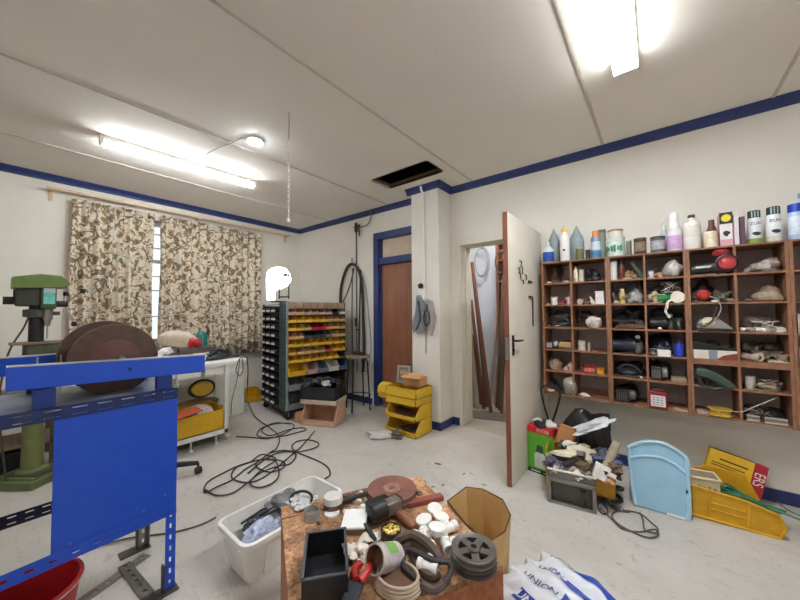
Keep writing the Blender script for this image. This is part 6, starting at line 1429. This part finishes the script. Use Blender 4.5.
obj('second_strap', B().tube(catmull(GT([(398, 545), (406, 546), (414, 543), (424, 548), (432, 556)], [.02, .03, .035, .04, .03])), .012, 8), M((108, 90, 78), .55), t)
# pulleys
ir = M((104, 98, 92), .45, .4, .15); ird = M((74, 70, 68), .5, .4, .2)
r = PM(20.5, 472, 545)
t = thing('iron_pulley', 'stack of spoked grey iron pulleys at the right of the crate', 'pulley', T(474, 563))
def pulley(z, m):
    o = obj('pulley_rim', B().lathe([(r*.70, 0), (r, 0), (r, .006), (r*.9, .012), (r, .018), (r, .024), (r*.96, .026), (r*.86, .022), (r*.70, .020), (r*.70, 0)], (0, 0, z), 48, cap=False), m, t)
    b = B().lathe([(.008, 0), (r*.30, 0), (r*.30, .024), (r*.24, .028), (.010, .028), (.008, 0)], (0, 0, z), 30, cap=False)
    for k in range(5):
        a = 2*math.pi*k/5+.3; b.box((r*.55*math.cos(a), r*.55*math.sin(a), z+.013), (r*.60, r*.34, .014), rz=a)
    obj('hub', b, m, o)
pulley(0, ird)
pulley(.030, ir)
obj('hole_shade', B().lathe([(0, 0), (r*.82, 0), (r*.82, .003), (0, .003)], (0, 0, .027), 30), M((40, 36, 34), .7), t)  # near-black disc stands in for the shade inside the pulley holes
# jars, tapes and small things at the back left
t = thing('glass_cup', 'small glass cup at the back left of the crate', 'cup', T(312, 519))
r = PM(8.5)
obj('cup_body', B().lathe([(0, 0), (r, 0), (r, .04), (r*.9, .04), (r*.88, .006), (0, .006)], n=28, cap=False), M((190, 186, 180), .15, var=.1, trans=.4), t)
obj('contents', B().lathe([(0, .006), (r*.86, .006), (r*.86, .02), (0, .02)], n=24), M((150, 146, 140), .4, .4, .3, 60), t)
t = thing('tape_roll', 'brown tape roll topped with a clear lid on the crate', 'roll', T(333, 508))
r = PM(10.5)
obj('roll', B().lathe([(r*.6, 0), (r, 0), (r, .030), (r*.6, .030), (r*.6, 0)], n=32, cap=False), M((96, 66, 54), .5), t)
obj('clear_lid', B().lathe([(0, .03), (r*1.05, .03), (r*1.05, .04), (r*.95, .055), (0, .055)], n=32), M((216, 214, 208), .2, var=.05), t)
G('white_saucer', 'round white lid lying in front of the tape roll', 'lid', 332, 514, B().lathe([(0, 0), (PM(8), 0), (PM(8), .008), (0, .009)], n=30), pw)
G('black_cable_ring', 'black cable ring at the back left corner of the crate', 'cable', 301, 503, B().tube([(.055*math.cos(R_(a)), .035*math.sin(R_(a)), .02+.014*math.sin(R_(a))) for a in range(0, 300, 15)], .006), (36, 36, 38), 0, .3)
G('clear_wrap', 'clear plastic wrap inside the black cable ring', 'wrap', 300, 505, B().blob((0, 0, 0), (.10, .08, .03), 44, .35, 22, freq=5), (200, 200, 198), rough=.2)
G('grey_file', 'dark grey file pointing to the cutting discs', 'tool', 349, 505, B().tube([(-.07, 0, .02), (0, 0, .025), (.09, 0, .03)], [.008, .012, .010]), (70, 66, 62), 0, R_(65), met=.4)
G('wooden_scraper', 'brown scraper beside the grey file', 'tool', 343, 499, B().box((0, 0, .012), (.12, .02, .012)), (92, 72, 60), 0, R_(55), bev=.003)
for i, (u, v, c_, s_) in enumerate(((357, 503, (226, 222, 216), .022), (363, 509, (232, 230, 226), .018), (352, 511, (150, 146, 142), .016), (361, 495, (216, 206, 200), .018), (366, 502, (196, 188, 180), .014), (345, 513, (214, 210, 204), .012), (319, 524, (120, 84, 70), .010))):
    G('small_part', '%s small part between the square plate and the discs, %s' % (['white', 'bright white', 'grey', 'pale pink', 'pale grey', 'cream', 'rusty'][i], ['largest one', 'nearest the motor', 'nearest the plate', 'farthest one', 'beside the disc stack', 'left of the plate', 'beside the glass cup'][i]), 'part', u, v, B().blob((0, 0, 0), (s_*2, s_*1.4, s_*1.3), 50+i, .2), c_)
t = thing('red_handled_shears', 'red and grey handled shears at the front of the crate', 'shears', T(358, 585), R_(-60))
obj('handle', B().tube(catmull([(-.06, .02, .03), (-.02, .03, .035), (.02, .012, .03)]), .012), M((190, 40, 44), .4), t)
obj('handle', B().tube(catmull([(-.06, -.01, .02), (-.02, -.02, .025), (.02, .0, .03)]), .012), M((176, 36, 40), .4), t)
obj('blade', B().box((.08, 0, .022), (.13, .05, .014)), M((70, 74, 82), .4, .4), t, bev=.004)
G('wood_chip', 'torn orange chipboard piece behind the cutting discs', 'chip', 405, 484, B().blob((0, 0, 0), (.07, .05, .02), 58, .3), chip)
G('wood_chip', 'torn brown chipboard piece beside the red bar', 'chip', 414, 492, B().blob((0, 0, 0), (.08, .05, .018), 59, .3), M((140, 104, 76), .8))
# octagonal carton
cz = .40
rim = [PZ(u, v, cz) for u, v in ((447, 499), (466, 487), (483, 489), (503, 502), (511, 513), (505, 529), (489, 541), (465, 521))]
cc = sum(rim, Vector())/8
t = thing('cardboard_box', 'open brown cardboard box standing behind the iron pulley', 'box', (cc.x, cc.y, 0))
vs = []; k = 8
for (s_, z) in ((.80, 0), (1, cz), (.97, cz), (.78, .01)):
    for p in rim: vs.append(((p.x-cc.x)*s_, (p.y-cc.y)*s_, z+(.012*math.sin(p.x*40) if z == cz else 0)))
fs = [(i*k+j, i*k+(j+1) % k, (i+1)*k+(j+1) % k, (i+1)*k+j) for i in range(3) for j in range(k)]+[tuple(range(7, -1, -1)), tuple(24+j for j in range(8))]
obj('carton', B().add(vs, fs), M((204, 168, 112), .8, var=.08, scale=8), t, smooth=20)
obj('worn_edge', B().tube([((p.x-cc.x)*.985, (p.y-cc.y)*.985, cz+.012*math.sin(p.x*40)) for p in rim], .003, closed=True), M((84, 60, 40), .8), t)
# cement bag
ZB = .25; SCL = (CH-.25)/(CH-.1)
bo = PZ(551, 546, ZB); e2 = PZ(610, 593, ZB)-bo; e2.z = 0; bx_ = e2.normalized(); byy = Vector((-bx_.y, bx_.x, 0)); ba = math.atan2(bx_.y, bx_.x)
def bh(x, y):
    x /= SCL; y /= SCL
    e = max(0, 1-max(0, (-y-.0)/.50)**8)*min(1, max(0, (x+.05)/.04))**.5*min(1, max(0, -y+.03)/.04)**.5*max(0, 1-max(0, x/.52)**8)
    return .006+e*(.20+.022*abs(math.sin((y+.012*math.sin(x*14))*math.pi/.11))**1.3+.045*math.sin(min(1, max(0, x/.4))*2.4)+.006*math.sin(x*33+y*25)+.003*math.sin(x*57-y*70))
nU, nV = 70, 90; vs = []
for i in range(nU+1):
    for j in range(nV+1):
        x, y = SCL*(-.05+.57*i/nU), SCL*(.03-.52*j/nV)
        vs.append((x+.022*math.sin(y*70)*max(0, 1-i/nU*3), y, bh(x, y)))
top_ = len(vs)
for i in range(nU+1):
    for j in range(nV+1): p = vs[i*(nV+1)+j]; vs.append((p[0], p[1], 0.001))
n = nV+1; m_ = nU+1
fs = [(i*n+j, i*n+j+1, (i+1)*n+j+1, (i+1)*n+j) for i in range(nU) for j in range(nV)]
ring = [i*n for i in range(m_)]+[nU*n+j for j in range(1, n)]+[i*n+nV for i in range(nU-1, -1, -1)]+[j for j in range(nV-1, 0, -1)]
for k in range(len(ring)): a_, b_ = ring[k], ring[(k+1) % len(ring)]; fs.append((a_, b_, b_+top_, a_+top_))
sk = thing('cement_sack', 'crumpled white plastic sack with blue UNION lettering in the foreground', 'sack', (bo.x, bo.y, 0), ba)
obj('sack_body', B().add(vs, fs), M((216, 218, 224), .35, var=.1, scale=14), sk, smooth=60)
def strip(x0, x1, y, w, col, body=None, tc=(238, 238, 242), off=.003):
    x0 *= SCL; x1 *= SCL; y *= SCL; w *= SCL
    d = Vector((1, 0, 0)); nn = Vector((0, 1, 0)); A = Vector((x0, y, 0)); L2 = x1-x0
    if col:
        vs = []; K = 40
        for i in range(K+1):
            for q_ in range(7):
                p = A+d*(L2*i/K)+nn*(w*(q_/6-.5)); vs.append((p.x, p.y, bh(p.x, p.y)+off))
        obj('blue_band', B().add(vs, [(i*7+j, i*7+j+1, (i+1)*7+j+1, (i+1)*7+j) for i in range(K) for j in range(6)]), M(col, .4), sk)
    if body:
        o = text('lettering', body, w*.95, tc, sk, (0, 0, 0), (0, 0, 0), ext=.0004, align='LEFT')
        xs = [v.co.x for v in o.data.vertices]; wid = max(xs)-min(xs); xm = min(xs)
        for v in o.data.vertices:
            p = A+d*((v.co.x-xm)/wid*L2*.94+L2*.03)+nn*v.co.y; v.co = (p.x, p.y, bh(p.x, p.y)+off+.003+v.co.z)
strip(.02, .17, -.030, .030, None, 'UNION', (66, 78, 134)); strip(.17, .34, -.034, .046, (44, 72, 164))
strip(.03, .17, -.120, .030, None, 'UNION', (56, 70, 140)); strip(.18, .38, -.130, .050, (44, 70, 160))
strip(.04, .23, -.225, .032, None, 'UNION', (66, 76, 124))
strip(.12, .30, -.345, .062, (38, 66, 152), 'UNION'); strip(.32, .44, -.29, .04, (44, 70, 160)); strip(.24, .40, -.215, .045, (44, 70, 160))
# ================================================================ long floor cables
blk = (40, 38, 38)
floorcable('black_cable', 'long black cable dropping from white table and tangled on the floor', [(247, 398), (249, 404), (255, 417), (268, 427), (279, 437), (277, 448), (270, 453), (258, 462), (245, 470), (232, 480), (218, 487), (205, 493), (207, 483), (222, 474), (240, 466), (262, 460), (282, 462), (284, 468), (270, 473), (256, 466), (262, 459), (276, 462), (278, 478), (262, 488), (250, 484), (262, 470), (276, 460), (262, 455), (250, 462), (236, 468), (232, 478), (248, 483), (266, 476), (284, 462), (296, 452), (302, 446), (315, 431)], .0055, blk, k=7)
b = B().tube(catmull([PX(247, 357, TX+.02), PX(248, 370, TX+.03), PX(247.5, 385, TX+.05), PZ(247, 398, .01)]), .0055)
single('hanging_cable', 'black cable hanging from the white table corner to the floor', 'cable', b, black)
floorcable('black_cable', 'black cable coiled in loops right of the white plug block', [(236, 437), (252, 438), (268, 439), (284, 434), (294, 427), (290, 424), (276, 424), (262, 428), (257, 435), (266, 438), (284, 436), (300, 432), (306, 430), (302, 428), (288, 430), (270, 436), (262, 430), (274, 423), (290, 424)], .0055, blk, k=7)
floorcable('black_cable', 'black cable curving from the tangle towards the white tub', [(270, 453), (284, 451), (300, 452), (316, 448), (318, 443), (308, 440), (296, 442), (292, 448), (300, 454), (318, 461), (328, 468), (330, 475), (325, 479)], .0055, blk, k=7)
floorcable('black_cable', 'black cable lying between the tangle and the coil loops', [(205, 490), (216, 496), (232, 494), (246, 484), (262, 472), (280, 466), (290, 464), (296, 456), (290, 452), (276, 454), (262, 462), (248, 474)], .0055, blk, k=7)
floorcable('brown_cable', 'thin dark cable on the floor from the grinder towards the tub', [(96, 548), (125, 540), (150, 536), (176, 532), (200, 525), (216, 518)], .005, (82, 66, 60), k=7)
floorcable('grey_cable', 'cable end lying on the floor at the far right', [(775, 500), (785, 508), (795, 514), (812, 522)], .004, (120, 130, 124))
single('floor_scrap', 'dark flat leaf shaped scrap on the floor before the pillar', 'scrap', B().blob((0, 0, 0), (.07, .03, .006), 5, .1), M((110, 106, 98), .8), PZ(438, 464), .2)
for i, (u, v) in enumerate(((428, 489), (433, 487), (443, 485), (425, 482), (484, 485), (464, 474))):
    single('floor_chip', 'tiny dark paint chip on floor, %s of those before the cardboard box' % ORD[i], 'chip', B().blob((0, 0, 0), (.035, .014, .004), i, .3, 8), M((104, 104, 98), .8), PZ(u, v), i*.9, 'paint chips on the floor')
# ================================================================ lights and render
def area(name, loc, size, power, col=(1, .96, .9), rot=(0, 0, 0), sy=None):
    l = bpy.data.lights.new(name, 'AREA'); l.energy = power; l.size = size; l.color = col
    if sy: l.shape = 'RECTANGLE'; l.size_y = sy
    o = bpy.data.objects.new(name, l); C.objects.link(o); o.location = loc; o.rotation_euler = rot; return o
W = bpy.data.worlds.new('sky'); S.world = W; W.use_nodes = True; nt = W.node_tree
bg = nt.nodes['Background']; bg.inputs[0].default_value = (.95, .97, 1, 1); bg.inputs[1].default_value = .3
# daylight panel just outside the window is the sky itself; unseen fill battens added behind the camera
for i, (x, y) in enumerate(((-2.9, -1.3), (-.4, -.9))):
    t, Ln = batten('fluorescent_light', 'added unseen fill batten on the ceiling behind the viewer, %s' % ['left', 'right'][i], (x, y, 0), (x+1.2, y, 0), .09)
    obj('tube', B().cyl((.02, 0, -.055), (Ln-.02, 0, -.055), .02), M((246, 250, 255), .4, emit=7, var=0), t)
t = thing('round_ceiling_light', 'added unseen round fill lamp inside the storeroom', 'light', (-1.5, 3.9, HZ))  # unseen lamp added to brighten the storeroom
obj('diffuser', B().lathe([(0, -.04), (.12, -.035), (.14, -.0), (0, 0)], n=24), M((255, 250, 242), .4, emit=22, var=0), t)
S.view_settings.view_transform = 'Standard'; S.view_settings.look = 'None'; S.view_settings.gamma = 1
S.view_settings.exposure = EXPO = 2.2
S.view_settings.use_curve_mapping = False
S.cycles.max_bounces = 8; S.cycles.diffuse_bounces = 5; S.cycles.sample_clamp_indirect = 6; S.cycles.use_denoising = True
S.cycles.caustics_reflective = False; S.cycles.caustics_refractive = False
